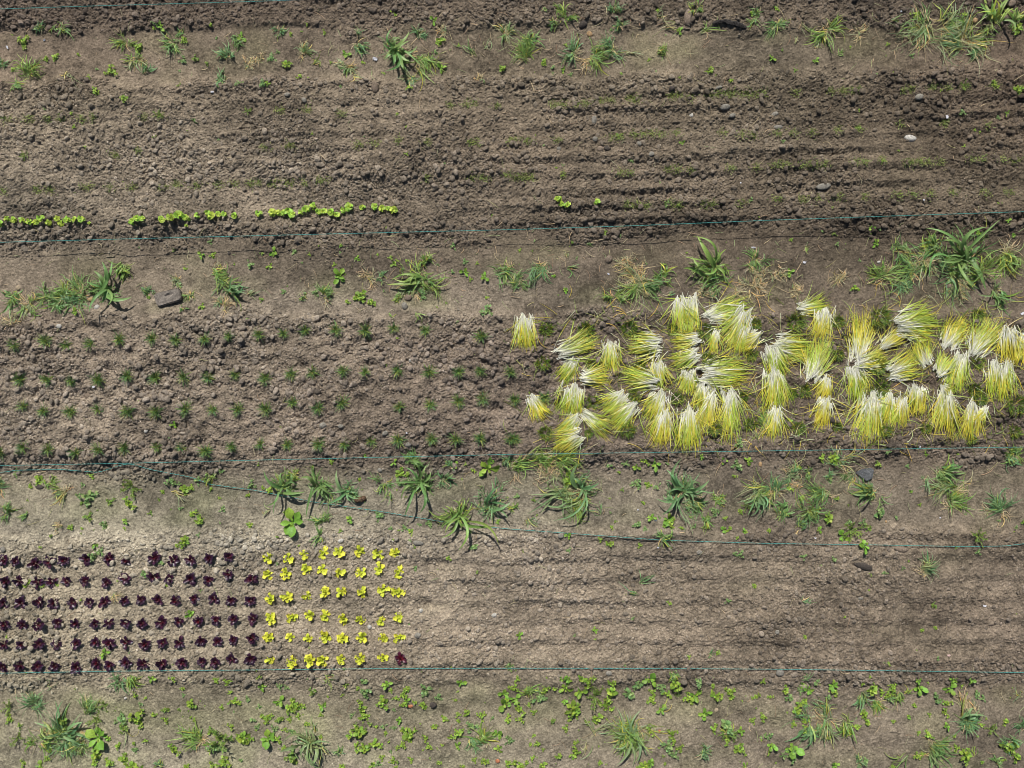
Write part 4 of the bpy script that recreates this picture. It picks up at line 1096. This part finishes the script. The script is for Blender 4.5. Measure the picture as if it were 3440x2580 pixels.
# ------------------------------------------------------------------ onion seedlings in rows
def onion_tuft(seed):
    r = np.random.default_rng(seed)
    n = int(r.integers(80, 110))
    az = r.uniform(0, 6.28, n)
    L = r.uniform(.05, .105, n)
    base = np.stack([r.normal(0, .008, n), r.normal(0, .008, n), np.zeros(n)], 1)
    C = grow(n, base, az, r.uniform(.5, 1.5, n), L, r.uniform(.3, 1.5, n), K=6, zfun=lambda x, y: 0 * x, eps=.004)
    W = profile(6, 'thin')[None] * r.uniform(.0013, .0024, n)[:, None]
    pale = r.random(n) < .3
    c = paint(n, 6, [(0, (.17, .26, .08)), (.5, (.095, .20, .055)), (1, (.13, .22, .075))], .3, r)
    c[pale] = c[pale] * R3(2.6, 1.7, 1.3)
    mb = MB()
    strip(mb, C, W, c, .5, None, 3, 0, r)
    return mb.mesh("onion_plant", M_ONION)


ov = [onion_tuft(300 + i) for i in range(14)]
for ri, txt in enumerate(ONION):
    for i, (tile, x, y) in enumerate(rows(txt)):
        o = link("onion_plant", ov[int(rng.integers(14))], at(tile, x, y, -.003), None, rng.uniform(0, 6.28), rng.uniform(.85, 1.15))
        tag(o, f"thin-leaved green onion tuft, {nth(i + 1)} along the {['top', 'second', 'third', 'bottom'][ri]} onion row from the edge", "onion plant", "onion seedlings planted in rows")


# ------------------------------------------------------------------ weeds and seedlings with broad leaves
KINDC = {"y": ((.22, .36, .06), (.40, .55, .08)), "g": ((.18, .30, .06), (.30, .42, .09)), "c": ((.19, .33, .11), (.32, .46, .17)),
         "b": ((.20, .36, .05), (.32, .52, .08)), "f": ((.16, .25, .05), (.24, .33, .07)), "s": ((.34, .52, .07), (.48, .66, .10))}


def weed(kind, seed):
    """a plant of unit reach"""
    r = np.random.default_rng(seed)
    c0, c1 = KINDC[kind]
    mb = MB()
    if kind == "f":
        nb = 7
        saz = np.arange(nb) * 2.4 + r.uniform(-.4, .4, nb)
        CS = grow(nb, (0, 0, 0), saz, r.uniform(.3, 1.2, nb), r.uniform(.6, 1.05, nb), r.uniform(.2, .7, nb), K=6)
        strip(mb, CS, np.full((nb, 6), .012), paint(nb, 6, [(0, c0), (1, c1)], .15, r), .3, None, 3, 0, r)
        for k in range(1, 6):
            m = nb * 4
            b_ = np.repeat(CS[:, k], 4, 0)
            az = np.repeat(saz, 4) + r.uniform(-1.4, 1.4, m)
            C = grow(m, b_, az, r.uniform(-.1, .9, m), r.uniform(.14, .3, m), r.uniform(0, .8, m), K=4)
            strip(mb, C, profile(4, 'thin')[None] * np.full((m, 1), .028), paint(m, 4, [(0, c0), (1, c1)], .25, r), .3, None, 3, 0, r)
        return mb.mesh("weed_plant", M_WEED)
    if kind == "b":
        n = int(r.integers(4, 7))
        hubs = [(0, 0, 0, 1, [(n, .05, .15, .8, .5, 1.1, .29), (4, .12, .4, 1.1, .28, .55, .32)])]
    elif kind == "s":
        hubs = [(0, 0, 0, 1, [(2, .25, .1, .5, .5, .75, .62), (5, .4, .3, .9, .4, .75, .6), (3, .5, .7, 1.2, .25, .4, .6)])]
    else:
        hubs = [(0, 0, 0, r.uniform(.6, .85), [(6, .1, .0, .6, .5, .95, .30), (5, .35, .3, 1.0, .35, .7, .34), (4, .5, .6, 1.2, .2, .4, .36)])]
        a0 = r.uniform(0, 6.28)
        for hq in range(int(r.integers(1, 4))):
            aa, rr = a0 + hq * 2.2 + r.uniform(-.4, .4), r.uniform(.4, .72)
            hubs.append((math.cos(aa) * rr, math.sin(aa) * rr, r.uniform(0, .2), r.uniform(.35, .6), [(5, .1, .1, .8, .45, .9, .31), (4, .4, .4, 1.1, .25, .5, .36)]))
    for hx0, hy0, hz0, hs, tiers in hubs:
        for q, (n, z0, e0, e1, l0, l1, wr) in enumerate(tiers):
            az = np.arange(n) * (6.283 / n) + r.uniform(-.6, .6, n) + q * .9 + r.uniform(0, 6)
            L = r.uniform(l0, l1, n) * hs
            C = grow(n, (hx0, hy0, hz0 + z0 * hs), az, r.uniform(e0, e1, n), L, r.uniform(.3, 1.4, n), K=7, drift=r.uniform(-.6, .6, n))
            C[..., 2] = np.maximum(C[..., 2], .03)
            W = profile(7, 'leaf')[None] * (L * wr * r.uniform(.75, 1.2, n))[:, None]
            strip(mb, C, W, paint(n, 7, [(0, lerp(R3(*c0), R3(*c1), .2)), (.5, lerp(R3(*c0), R3(*c1), .3 + .3 * q)), (1, lerp(R3(*c0), R3(*c1), .4 + .3 * q))], .25, r), .28, r.uniform(-.55, .55, n), 5 if kind == "b" else 3, .16, r)
    tiers = hubs[0][4]
    CS = grow(1, (0, 0, -.1), r.uniform(0, 6, 1), np.array([1.4]), np.array([.1 + tiers[-1][1]]), 0.0, K=3)
    strip(mb, CS, np.full((1, 3), .035), paint(1, 3, [(0, c0), (1, c0)], .1, r), .5, None, 3, 0, r)
    return mb.mesh("weed_plant", M_WEED)


wv = {k: [weed(k, 500 + 40 * q + i) for i in range(9)] for q, k in enumerate("ygcbf")}
sv = [weed("s", 900 + i) for i in range(10)]
KW = {"y": "yellow-green leafy weed", "g": "dull green leafy weed", "c": "blue-green leafy weed", "b": "broad-leaved bright weed", "f": "feathery weed"}
BIG = {("C2", 320.0): "jagged-leaved bright rosette weed on the grey path beside yellow lettuces", ("C4", 830.0): "six-leaved bright rosette weed growing over the slack string",
       ("C2", 2000.0): "toothed broad-leaved weed under the string beside bent grass", ("B2", 725.0): "round-leaved green weed flat on the upper path"}
allw = [e for e in rows(WEED) if e[1] < 2212]
allw.sort(key=lambda e: -e[3])
dust = MB()


def stamp(mb, me, loc, rz, sc):
    n = len(me.vertices)
    v = np.zeros(n * 3, np.float32)
    me.vertices.foreach_get("co", v)
    v = v.reshape(-1, 3) * sc
    c = np.zeros(n * 4, np.float32)
    me.attributes["Col"].data.foreach_get("color", c)
    ca, sa = math.cos(rz), math.sin(rz)
    v = np.stack([v[:, 0] * ca - v[:, 1] * sa, v[:, 0] * sa + v[:, 1] * ca, v[:, 2]], 1) + np.asarray(loc)
    f = np.zeros(len(me.loops), np.int32)
    me.loops.foreach_get("vertex_index", f)
    mb.add(v, f.reshape(-1, 4), c.reshape(-1, 4)[:, :3])


for i, (tile, x, y, r_, k) in enumerate(allw):
    me = wv[k][int(rng.integers(9))]
    sc = r_ * MM * (rng.uniform(.95, 1.1) if k == 'b' and r_ > 40 else rng.uniform(1.3, 1.6))
    p = at(tile, x, y, 0.0)
    if i < 300:
        o = link("weed_plant", me, p, None, rng.uniform(0, 6.28), sc)
        o.rotation_euler = (rng.uniform(-.15, .15), rng.uniform(-.15, .15), rng.uniform(0, 6.28))
        size = "large" if r_ >= 60 else ("mid-sized" if r_ >= 42 else "small")
        if (tile, x) in BIG:
            tag(o, BIG[(tile, x)], "weed", "weeds on the paths and beds")
        else:
            want(o, tile, x, y, f"{size} {KW[k]}", "weed", "weeds on the paths and beds")
    else:
        stamp(dust, me, p, rng.uniform(0, 6.28), sc)
# the countless specks of sprouting green on the paths
NS = 900
sx, sy = rng.uniform(-4.98, 4.98, NS), rng.uniform(-3.74, 3.74, NS)
si, sj = ((sy + GY) / STEP).astype(int), ((sx + GX) / STEP).astype(int)
low = sy < -2.75
pr = np.where(low, .8, np.where((PV[si, sj] > 1570) & (PV[si, sj] < 1800), .45, np.where((PV[si, sj] > 800) & (PV[si, sj] < 1050), .3, np.where((PV[si, sj] > 90) & (PV[si, sj] < 270), .4, .06))))
ok = rng.random(NS) < pr
for X0, Y0 in zip(sx[ok], sy[ok]):
    k = "ygcy"[int(rng.integers(4))]
    stamp(dust, wv[k][int(rng.integers(9))], (X0, Y0, float(ground(X0, Y0))), rng.uniform(0, 6.28), rng.uniform(.008, .020))
tag(link("weed_seedlings", dust.mesh("weed_seedlings", M_WEED)), "tiny scattered weed seedlings", kind="stuff")

CRN = {}
for tile, x, y in rows(CRESS):
    u_, v_ = px(tile, x, y)
    c = 0 if u_ < 400 else 1 if u_ < 500 else 2 if u_ < 800 else 3 if u_ < 900 else 4 if u_ < 1010 else 5 if u_ < 1150 else 6 if u_ < 1600 else 7
    CRN.setdefault(c, []).append((tile, x, y))
CW = ["in the longest run at the field edge", "in the short clump beyond the first gap", "in the broken run above the brick", "in the single clump before the middle run",
      "in the first half of the middle run", "in the second half of the middle run", "at the end of the middle run", "in the lone pair far along the row"]
for c, lst in CRN.items():
    for i, (tile, x, y) in enumerate(lst):
        small = y in (262.0, 295.0)
        o = link("seedling_plant", sv[int(rng.integers(10))], at(tile, x, y + rng.uniform(-16, 16), -.002), None, rng.uniform(0, 6.28), (26 if small else 54) * MM * rng.uniform(.8, 1.15))
        tag(o, f"light green round-leaved seedling, {nth(i + 1)} {CW[c]}", "seedling", "light green seedlings sown in one row")


# ------------------------------------------------------------------ grasses
def gz(x, y):
    return ground(x, y)


GREEN = [((.17, .30, .09), (.25, .41, .14)), ((.15, .29, .115), (.26, .42, .19)), ((.21, .34, .08), (.32, .46, .11))]
PALE = ((.32, .37, .17), (.37, .43, .25))
STRAWC = ((.48, .39, .23), (.58, .49, .31))


def local(mb, p):
    for i, v in enumerate(mb.v):
        mb.v[i] = v - np.asarray(p, np.float32)
    return mb


def clump(name, p, parts):
    """an Empty at the base with a mesh for each part that has blades"""
    parts = [(n_, mb, m_) for n_, mb, m_ in parts if mb.n]
    root = bpy.data.objects.new(name, None)
    COL.objects.link(root)
    root.location = p
    root.empty_display_size = .03
    for n_, mb, m_ in parts:
        link(n_, local(mb, p).mesh(n_, m_), (0, 0, 0), root)
    return root


def blades(mb, p, n, R_, az0, spread, kind, cols, w0, w1, el0, el1, d0, d1, jitter, K=9):
    """n blades about p; jitter is the spread of their roots in tenths of the reach"""
    nt = max(3, int(n / 9))
    ta = rng.uniform(0, 6.28, nt) if spread >= 6.2 else rng.normal(az0, spread * .42, nt)
    tl, tr, te = rng.uniform(.5, 1.15, nt), rng.uniform(0, .5 + .25 * jitter, nt), rng.uniform(-.25, .25, nt)
    ti = rng.integers(nt, size=n)                  # each blade belongs to a tiller that leans its own way
    az = ta[ti] + rng.normal(0, .38, n)
    el0, el1 = np.clip(el0 + te[ti], 0, 1.3), np.clip(el1 + te[ti], .1, 1.4)
    L = R_ * (.35 + .85 * rng.random(n) ** .8) * tl[ti]
    jit = R_ * .1 * jitter + .004
    jit *= .5
    tx, ty = np.cos(ta) * tr * R_ * .3 + rng.normal(0, jit * 1.6, nt), np.sin(ta) * tr * R_ * .3 + rng.normal(0, jit * 1.6, nt)
    base = p + np.stack([tx[ti] + rng.normal(0, jit, n), ty[ti] + rng.normal(0, jit, n), rng.uniform(0, .01, n)], 1)
    base[:, 2] = gz(base[:, 0], base[:, 1]) + rng.uniform(0, .012, n)
    C = grow(n, base, az, rng.uniform(0, 1, n) * (el1 - el0) + el0, L, rng.uniform(d0, d1, n), K=K, drift=rng.normal(0, 1.1, n), zfun=gz, eps=.005)
    kk = rng.random(n) < .30                      # some blades are snapped and fold back down
    if kk.any():
        m_ = int(K * .55)
        tail = C[kk, m_:] - C[kk, m_:m_ + 1]
        a_ = rng.uniform(-1.9, 1.9, kk.sum())
        x_ = tail[..., 0] * np.cos(a_)[:, None] - tail[..., 1] * np.sin(a_)[:, None]
        y_ = tail[..., 0] * np.sin(a_)[:, None] + tail[..., 1] * np.cos(a_)[:, None]
        nw = np.stack([x_, y_, -np.abs(tail[..., 2]) - .35 * np.hypot(x_, y_)], 2) + C[kk, m_:m_ + 1]
        nw[..., 2] = np.maximum(nw[..., 2], gz(nw[..., 0], nw[..., 1]) + .005)
        C[kk, m_:] = nw
    W = profile(K, kind)[None] * rng.uniform(w0, w1, n)[:, None]
    ca, cb = cols
    c = paint(n, K, [(0, lerp(R3(*ca), R3(.42, .42, .2), .4)), (.35, ca), (1, cb)], .25)
    ye = rng.random(n) < .12
    c[ye] *= R3(1.9, 1.35, .9)
    strip(mb, C, W, np.clip(c, .01, .8), .35, rng.normal(0, .45, n))


GWORD = {"u": "upright green grass tuft", "b": "broad-bladed green grass", "p": "wilted pulled-up grass", "s": "dry straw-coloured grass", "l": "few lying grass blades"}
for e in rows(GRASS):
    tile, x, y, r_, st = e[:5]
    hd, spd = (math.radians(e[5]), math.radians(e[6])) if len(e) > 6 else (0.0, 6.283)
    R_ = r_ * MM * 1.10
    p = at(tile, x, y, 0.0)
    if len(e) > 6 and st != "l":
        p = at(tile, x - math.cos(hd) * r_ * .35, y + math.sin(hd) * r_ * .35, 0.0)
    g_, d_ = MB(), MB()
    col = GREEN[int(rng.integers(3))]
    if st == "u":
        blades(g_, p, int(26 + r_ * .30), R_, hd, spd, 'grass', col, .0022, .0046, .0, 1.25, .5, 2.6, 1.4)
        blades(d_, p, 8, R_ * .8, hd, spd, 'thin', STRAWC, .0014, .0026, .05, .6, .3, 1.2, .5)
    elif st == "b":
        blades(g_, p, int(9 + r_ * .09), R_ * 1.15, hd, spd, 'grass', col, max(.0032, R_ * .025), max(.0055, R_ * .055), .05, 1.1, .4, 2.2, .9)
        blades(g_, p, int(14 + r_ * .12), R_ * .85, hd, 6.283, 'grass', col, .0020, .0042, .0, .9, .4, 1.8, 1.6)
        blades(d_, p, 5, R_ * .6, hd, 6.283, 'thin', STRAWC, .0014, .0024, .0, .5, .2, .9, .5)
    elif st == "p":
        blades(g_, p, int(20 + r_ * .20), R_ * 1.1, hd, spd, 'grass', PALE if rng.random() < .4 else col, .0022, .0046, .0, .5, .2, 1.2, 1.5)
        blades(g_, p, int(10 + r_ * .12), R_ * .9, hd, spd, 'grass', col, .0025, .0055, .1, .8, .3, 1.4, 1.2)
        blades(d_, p, int(12 + r_ * .12), R_ * .75, hd, 6.283, 'thin', STRAWC, .0013, .0026, .0, .4, .1, .9, 1.8)
    elif st == "s":
        blades(d_, p, int(22 + r_ * .3), R_ * .75, hd, spd, 'thin', STRAWC, .0013, .0027, .0, .5, .1, 1.0, 2.2)
        blades(g_, p, 10, R_ * .6, hd, spd, 'grass', PALE, .0017, .0036, .0, .5, .1, 1.0, 2.2)
    else:
        blades(g_, p, 7, R_ * 1.25, hd, spd, 'grass', col if rng.random() < .5 else PALE, .0026, .0052, .02, .4, .1, .7, .6)
        blades(d_, p, 4, R_ * .7, hd, spd, 'thin', STRAWC, .0014, .0022, .02, .3, .1, .5, .8)
    root = clump("grass_clump", p, [("green_blades", g_, M_GRASS), ("dry_blades", d_, M_STRAW)])
    size = "large" if r_ >= 150 else ("mid-sized" if r_ >= 95 else "small")
    want(root, tile, x, y, f"{size} {GWORD[st]}", "grass", "grass clumps on the paths")

for ln in HAND.splitlines():
    spec, tips, label = ln.split("|")
    tile, rest = spec.split(":")
    bx_, by_ = map(float, rest.split())
    T_ = np.array([[float(q) for q in e.split()] for e in tips.split(";")])
    n, K = len(T_), 9
    flatlying = any(w in label for w in ("flat", "lying", "tangled", "bent"))
    palec = "pale" in label or "tangled" in label
    p = at(tile, bx_, by_, 0.0)
    t = np.linspace(0, 1, K)
    C = np.zeros((n, K, 3))
    for i in range(n):
        dx, dy = T_[i, 0] - bx_, T_[i, 1] - by_
        ln_ = math.hypot(dx, dy)
        bow = rng.normal(0, .17) * ln_
        jx, jy = rng.normal(0, ln_ * .13, 2)
        tip = rng.uniform(.015, .05) if flatlying else rng.uniform(.02, .10) * min(1.4, ln_ / 180)
        arch = rng.uniform(.02, .04) if flatlying else ln_ * MM * rng.uniform(.12, .38)
        for k in range(K):
            b_ = 4 * t[k] * (1 - t[k])
            x = bx_ + jx * (1 - t[k]) + dx * t[k] - dy / (ln_ + 1) * bow * b_
            y = by_ + jy * (1 - t[k]) + dy * t[k] + dx / (ln_ + 1) * bow * b_
            C[i, k] = at(tile, x, y, .006 + tip * t[k] + arch * b_)
    W = profile(K, 'grass')[None] * (T_[:, 2] * MM * .36)[:, None]
    ca, cb = GREEN[int(rng.integers(3))]
    if palec:
        ca, cb = lerp(R3(*ca), R3(*PALE[0]), .55), lerp(R3(*cb), R3(*PALE[1]), .6)
    g_, d_ = MB(), MB()
    strip(g_, C, W, paint(n, K, [(0, lerp(R3(*ca), R3(.3, .32, .12), .3)), (.3, ca), (1, cb)], .2), .35, rng.normal(0, .25, n))
    ext = np.median(np.hypot(T_[:, 0] - bx_, T_[:, 1] - by_)) * MM
    blades(g_, p, 80, ext * 1.0, 0, 6.283, 'grass', (ca, cb), .0022, .0050, .0, 1.0, .4, 2.2, 3.0)
    blades(d_, p, 12 if not palec else 30, ext * .7, 0, 6.283, 'thin', STRAWC, .0014, .0026, .0, .4, .1, .9, 1.2)
    root = clump("grass_clump", p, [("green_blades", g_, M_GRASS), ("dry_blades", d_, M_STRAW)])
    tag(root, label, "grass", "grass clumps on the paths")

# ------------------------------------------------------------------ the harvested onions
for tile, x, y, r_ in rows(STUB):
    R_ = r_ * MM
    n = int(90 + r_ * 1.1)
    p = at(tile, x, y, 0.0)
    mb = MB()
    a, q = rng.uniform(0, 6.28, n), np.sqrt(rng.random(n)) * R_ * .72
    base = p + np.stack([np.cos(a) * q, np.sin(a) * q, np.zeros(n)], 1)
    base[:, 2] = gz(base[:, 0], base[:, 1]) - .004
    C = grow(n, base, a + rng.normal(0, .9, n), rng.uniform(.3, 1.4, n), R_ * rng.uniform(.35, .85, n), rng.uniform(.1, 1.0, n), K=5, zfun=gz, eps=.004)
    c = paint(n, 5, [(0, (.12, .17, .03)), (.5, (.10, .18, .025)), (1, (.20, .26, .035))], .35)
    ye = rng.random(n) < .22
    c[ye] *= R3(2.2, 1.5, 1.2)
    strip(mb, C, profile(5, 'thin')[None] * rng.uniform(.0018, .0032, n)[:, None], c, .5)
    o = link("cut_onion_plant", local(mb, p).mesh("cut_onion_plant", M_ONION), p)
    size = "wide" if r_ >= 75 else ("mid-sized" if r_ >= 55 else "small")
    want(o, tile, x, y, f"{size} dark green stubbly onion clump", "onion plant", "onion clumps left among the sheaves")

WHITE, LGREEN, MGREEN, YELL = (.88, .87, .76), (.72, .80, .20), (.50, .66, .07), (.88, .70, .06)
DIRW = ["pointing right", "pointing up", "pointing left", "pointing down"]
TAN_END = {("B3", 110.0): "outermost onion sheaf, standing apart beside a stubbly clump"}
for tile, x0, y0, x1, y1, w, ye in rows(SHEAF):
    ln_ = math.hypot(x1 - x0, y1 - y0)
    n = int(w * .78) + 18
    K = 10
    lift = .010 + .020 * min(1, w / 200)
    A, B = at(tile, x0, y0, lift), at(tile, x1, y1, .012)
    ax = B - A
    Lm = math.hypot(ax[0], ax[1])
    d = ax[:2] / Lm
    s = np.array([-d[1], d[0]])
    hw = w * MM * .43
    lat = np.clip(rng.normal(0, .52, n), -1.25, 1.25)
    st = rng.normal(0, .085, n) + .09 * np.sin(lat * 5 + rng.uniform(0, 6))
    lg = rng.uniform(.6, 1.1, n)
    ang = rng.normal(0, .16, n) + lat * rng.uniform(-.10, .12)
    cur = rng.normal(0, .35, n) + rng.normal(0, .15)
    stray = rng.random(n) < .18
    ang[stray] += rng.normal(0, .5, stray.sum())
    lay = rng.random(n)
    hill = np.sqrt(np.clip(1 - lat ** 2, .05, 1))
    t = np.linspace(0, 1, K)
    C = np.zeros((n, K, 3))
    th = ang[:, None] + cur[:, None] * (t[None] - .3)
    step = Lm * lg[:, None] / (K - 1)
    along = st[:, None] * Lm + np.concatenate([np.zeros((n, 1)), np.cumsum(np.cos(th) * step, 1)[:, :-1]], 1)
    latd = lat[:, None] * hw * (.92 + .12 * t[None]) + np.concatenate([np.zeros((n, 1)), np.cumsum(np.sin(th) * step, 1)[:, :-1]], 1)
    C[..., 0] = A[0] + d[0] * along + s[0] * latd
    C[..., 1] = A[1] + d[1] * along + s[1] * latd
    g = gz(C[..., 0], C[..., 1])
    gm_ = float(gz(A[0], A[1])) * .5 + float(gz(B[0], B[1])) * .5
    heap = (.006 + lay * hill * (lift + .012))[:, None] * (1 - .55 * t[None]) + .010 * np.sin(t * 3.1)[None] * lay[:, None]
    C[..., 2] = np.maximum(gm_ + heap, g + .004 + .010 * lay[:, None])
    tw = np.clip(rng.normal(.14, .12, n), .0, .42)
    yv = np.clip(rng.random(n) < ye * 1.15, 0, 1).astype(float) * rng.uniform(.5, 1, n)
    tt = t[None]
    f1 = np.clip((tt - tw[:, None]) / .24, 0, 1)[..., None]
    f2 = np.clip((tt - tw[:, None] - .1) / .35, 0, 1)[..., None]
    g1 = lerp(R3(*LGREEN), R3(.78, .74, .16), yv[:, None, None])
    g2 = lerp(R3(*MGREEN), R3(*YELL), yv[:, None, None])
    c = lerp(R3(*WHITE), lerp(np.broadcast_to(g1, (n, 1, 3)), np.broadcast_to(g2, (n, 1, 3)), f2), f1)
    pl_ = (rng.random(n) ** 2.5 * .5)[:, None, None] * np.clip(1.15 - tt, 0, 1)[..., None]
    c = lerp(c, R3(.82, .84, .56), pl_)
    c = np.clip(c * rng.uniform(.58, 1.12, (n, 1, 1)), .01, .88)
    W = (np.clip((1 - tt) * 3.2, .25, 1) * np.clip(1.15 - .35 * np.abs(tt - .1), .6, 1.2)) * rng.uniform(.0022, .0038, n)[:, None]
    k = 4
    wm, gm2 = MB(), MB()
    strip(wm, C[:, :k], W[:, :k], c[:, :k], -.55, rng.normal(0, .3, n))
    strip(gm2, C[:, k - 1:], W[:, k - 1:], c[:, k - 1:], -.5, rng.normal(0, .3, n))
    p = np.array([A[0], A[1], gm_])
    root = clump("onion_sheaf", p, [("white_leaves", wm, M_ONION), ("green_leaves", gm2, M_ONION)])
    wd = DIRW[int(((math.degrees(math.atan2(y1 - y0, x0 - x1)) + 45) % 360) // 90)]
    tone = "yellow" if ye >= .6 else ("yellow-green" if ye >= .38 else "fresh green")
    if (tile, x0) in TAN_END:
        tag(root, TAN_END[(tile, x0)], "onion sheaf", "pulled onion sheaves laid on the bed")
    else:
        want(root, tile, (x0 + x1) / 2, (y0 + y1) / 2, f"{tone} onion sheaf, white ends {wd}", "onion sheaf", "pulled onion sheaves laid on the bed")

# loose onion leaves between the sheaves, straw and roots on the paths, thin sprouts in the top bed
def litter(name, X, Y, az, L, w0, w1, cols, mat, label, el=(0, .25), kk=6, kind='thin'):
    n = len(X)
    base = np.stack([X, Y, gz(X, Y) + .004], 1)
    C = grow(n, base, az, rng.uniform(*el, n), L, rng.uniform(.1, .8, n), K=kk, drift=rng.normal(0, .9, n), zfun=gz, eps=.003)
    mb = MB()
    pick = rng.integers(len(cols), size=n)
    for q, (ca, cb) in enumerate(cols):
        w = pick == q
        if w.any():
            strip(mb, C[w], profile(kk, kind)[None] * rng.uniform(w0, w1, w.sum())[:, None], paint(w.sum(), kk, [(0, ca), (1, cb)], .2), .4, rng.normal(0, .3, w.sum()))
    tag(link(name, mb.mesh(name, mat)), label, kind="stuff")


n = 1500
U_, V_ = rng.uniform(1700, 3460, n), rng.uniform(980, 1500, n)
ok = (V_ > 1020 + rng.uniform(-40, 30, n)) & (rng.random(n) < np.clip((U_ - 1650) / 500, .25, 1))
U_, V_ = U_[ok], V_[ok]
litter("loose_onion_leaves", (U_ - 1720) * S, (1290 - V_) * S, rng.uniform(0, 6.28, len(U_)), rng.uniform(.06, .24, len(U_)), .0016, .0028,
       [((.62, .62, .42), (.55, .52, .14)), ((.40, .46, .12), (.30, .38, .08)), ((.62, .50, .10), (.55, .40, .08)), ((.14, .22, .04), (.20, .26, .05))], M_ONION, "loose onion leaves strewn between the sheaves")
n = 6500
U_, V_ = rng.uniform(-20, 3460, n), rng.uniform(-10, 2590, n)
fr_ = U_ / 3440
pathd = np.zeros(n)
for c_, w_, a_ in ((165 - 40 * fr_, 95, .8), (925 - 50 * fr_, 110, .9), (1660 - 20 * fr_, 90, .45), (2450, 130, .35)):
    pathd = np.maximum(pathd, a_ * np.exp(-((V_ - c_) / w_) ** 2))
pathd = np.maximum(pathd, .10)
pathd *= .55 + .9 * (fr_ > .3)
ok = rng.random(n) < pathd
U_, V_ = U_[ok], V_[ok]
litter("straw_litter", (U_ - 1720) * S, (1290 - V_) * S, rng.uniform(0, 6.28, len(U_)), rng.uniform(.02, .15, len(U_)), .0010, .0024,
       [STRAWC, ((.36, .27, .17), (.42, .33, .22)), ((.28, .20, .13), (.36, .26, .18)), ((.30, .33, .16), (.40, .38, .20))], M_STRAW, "dry straw and root bits on the paths")
sx, sy, sl_ = [], [], []
for tile, x, y, r_ in rows(SPROUT):
    m = int(22 + r_ * .8)
    p0 = at(tile, x, y)
    sx.append(p0[0] + rng.normal(0, r_ * MM * .45, m))
    sy.append(p0[1] + rng.normal(0, 19 * MM, m))
sx, sy = np.concatenate(sx), np.concatenate(sy)
litter("carrot_sprout_leaves", sx, sy, rng.uniform(0, 6.28, len(sx)), rng.uniform(.012, .036, len(sx)), .0010, .0022,
       [((.24, .32, .08), (.32, .40, .10)), ((.34, .40, .13), (.42, .46, .17)), ((.20, .29, .07), (.27, .36, .09))], M_WEED, "thin yellow-green sprouts in drilled rows", el=(.3, 1.3), kk=4)
write_labels()
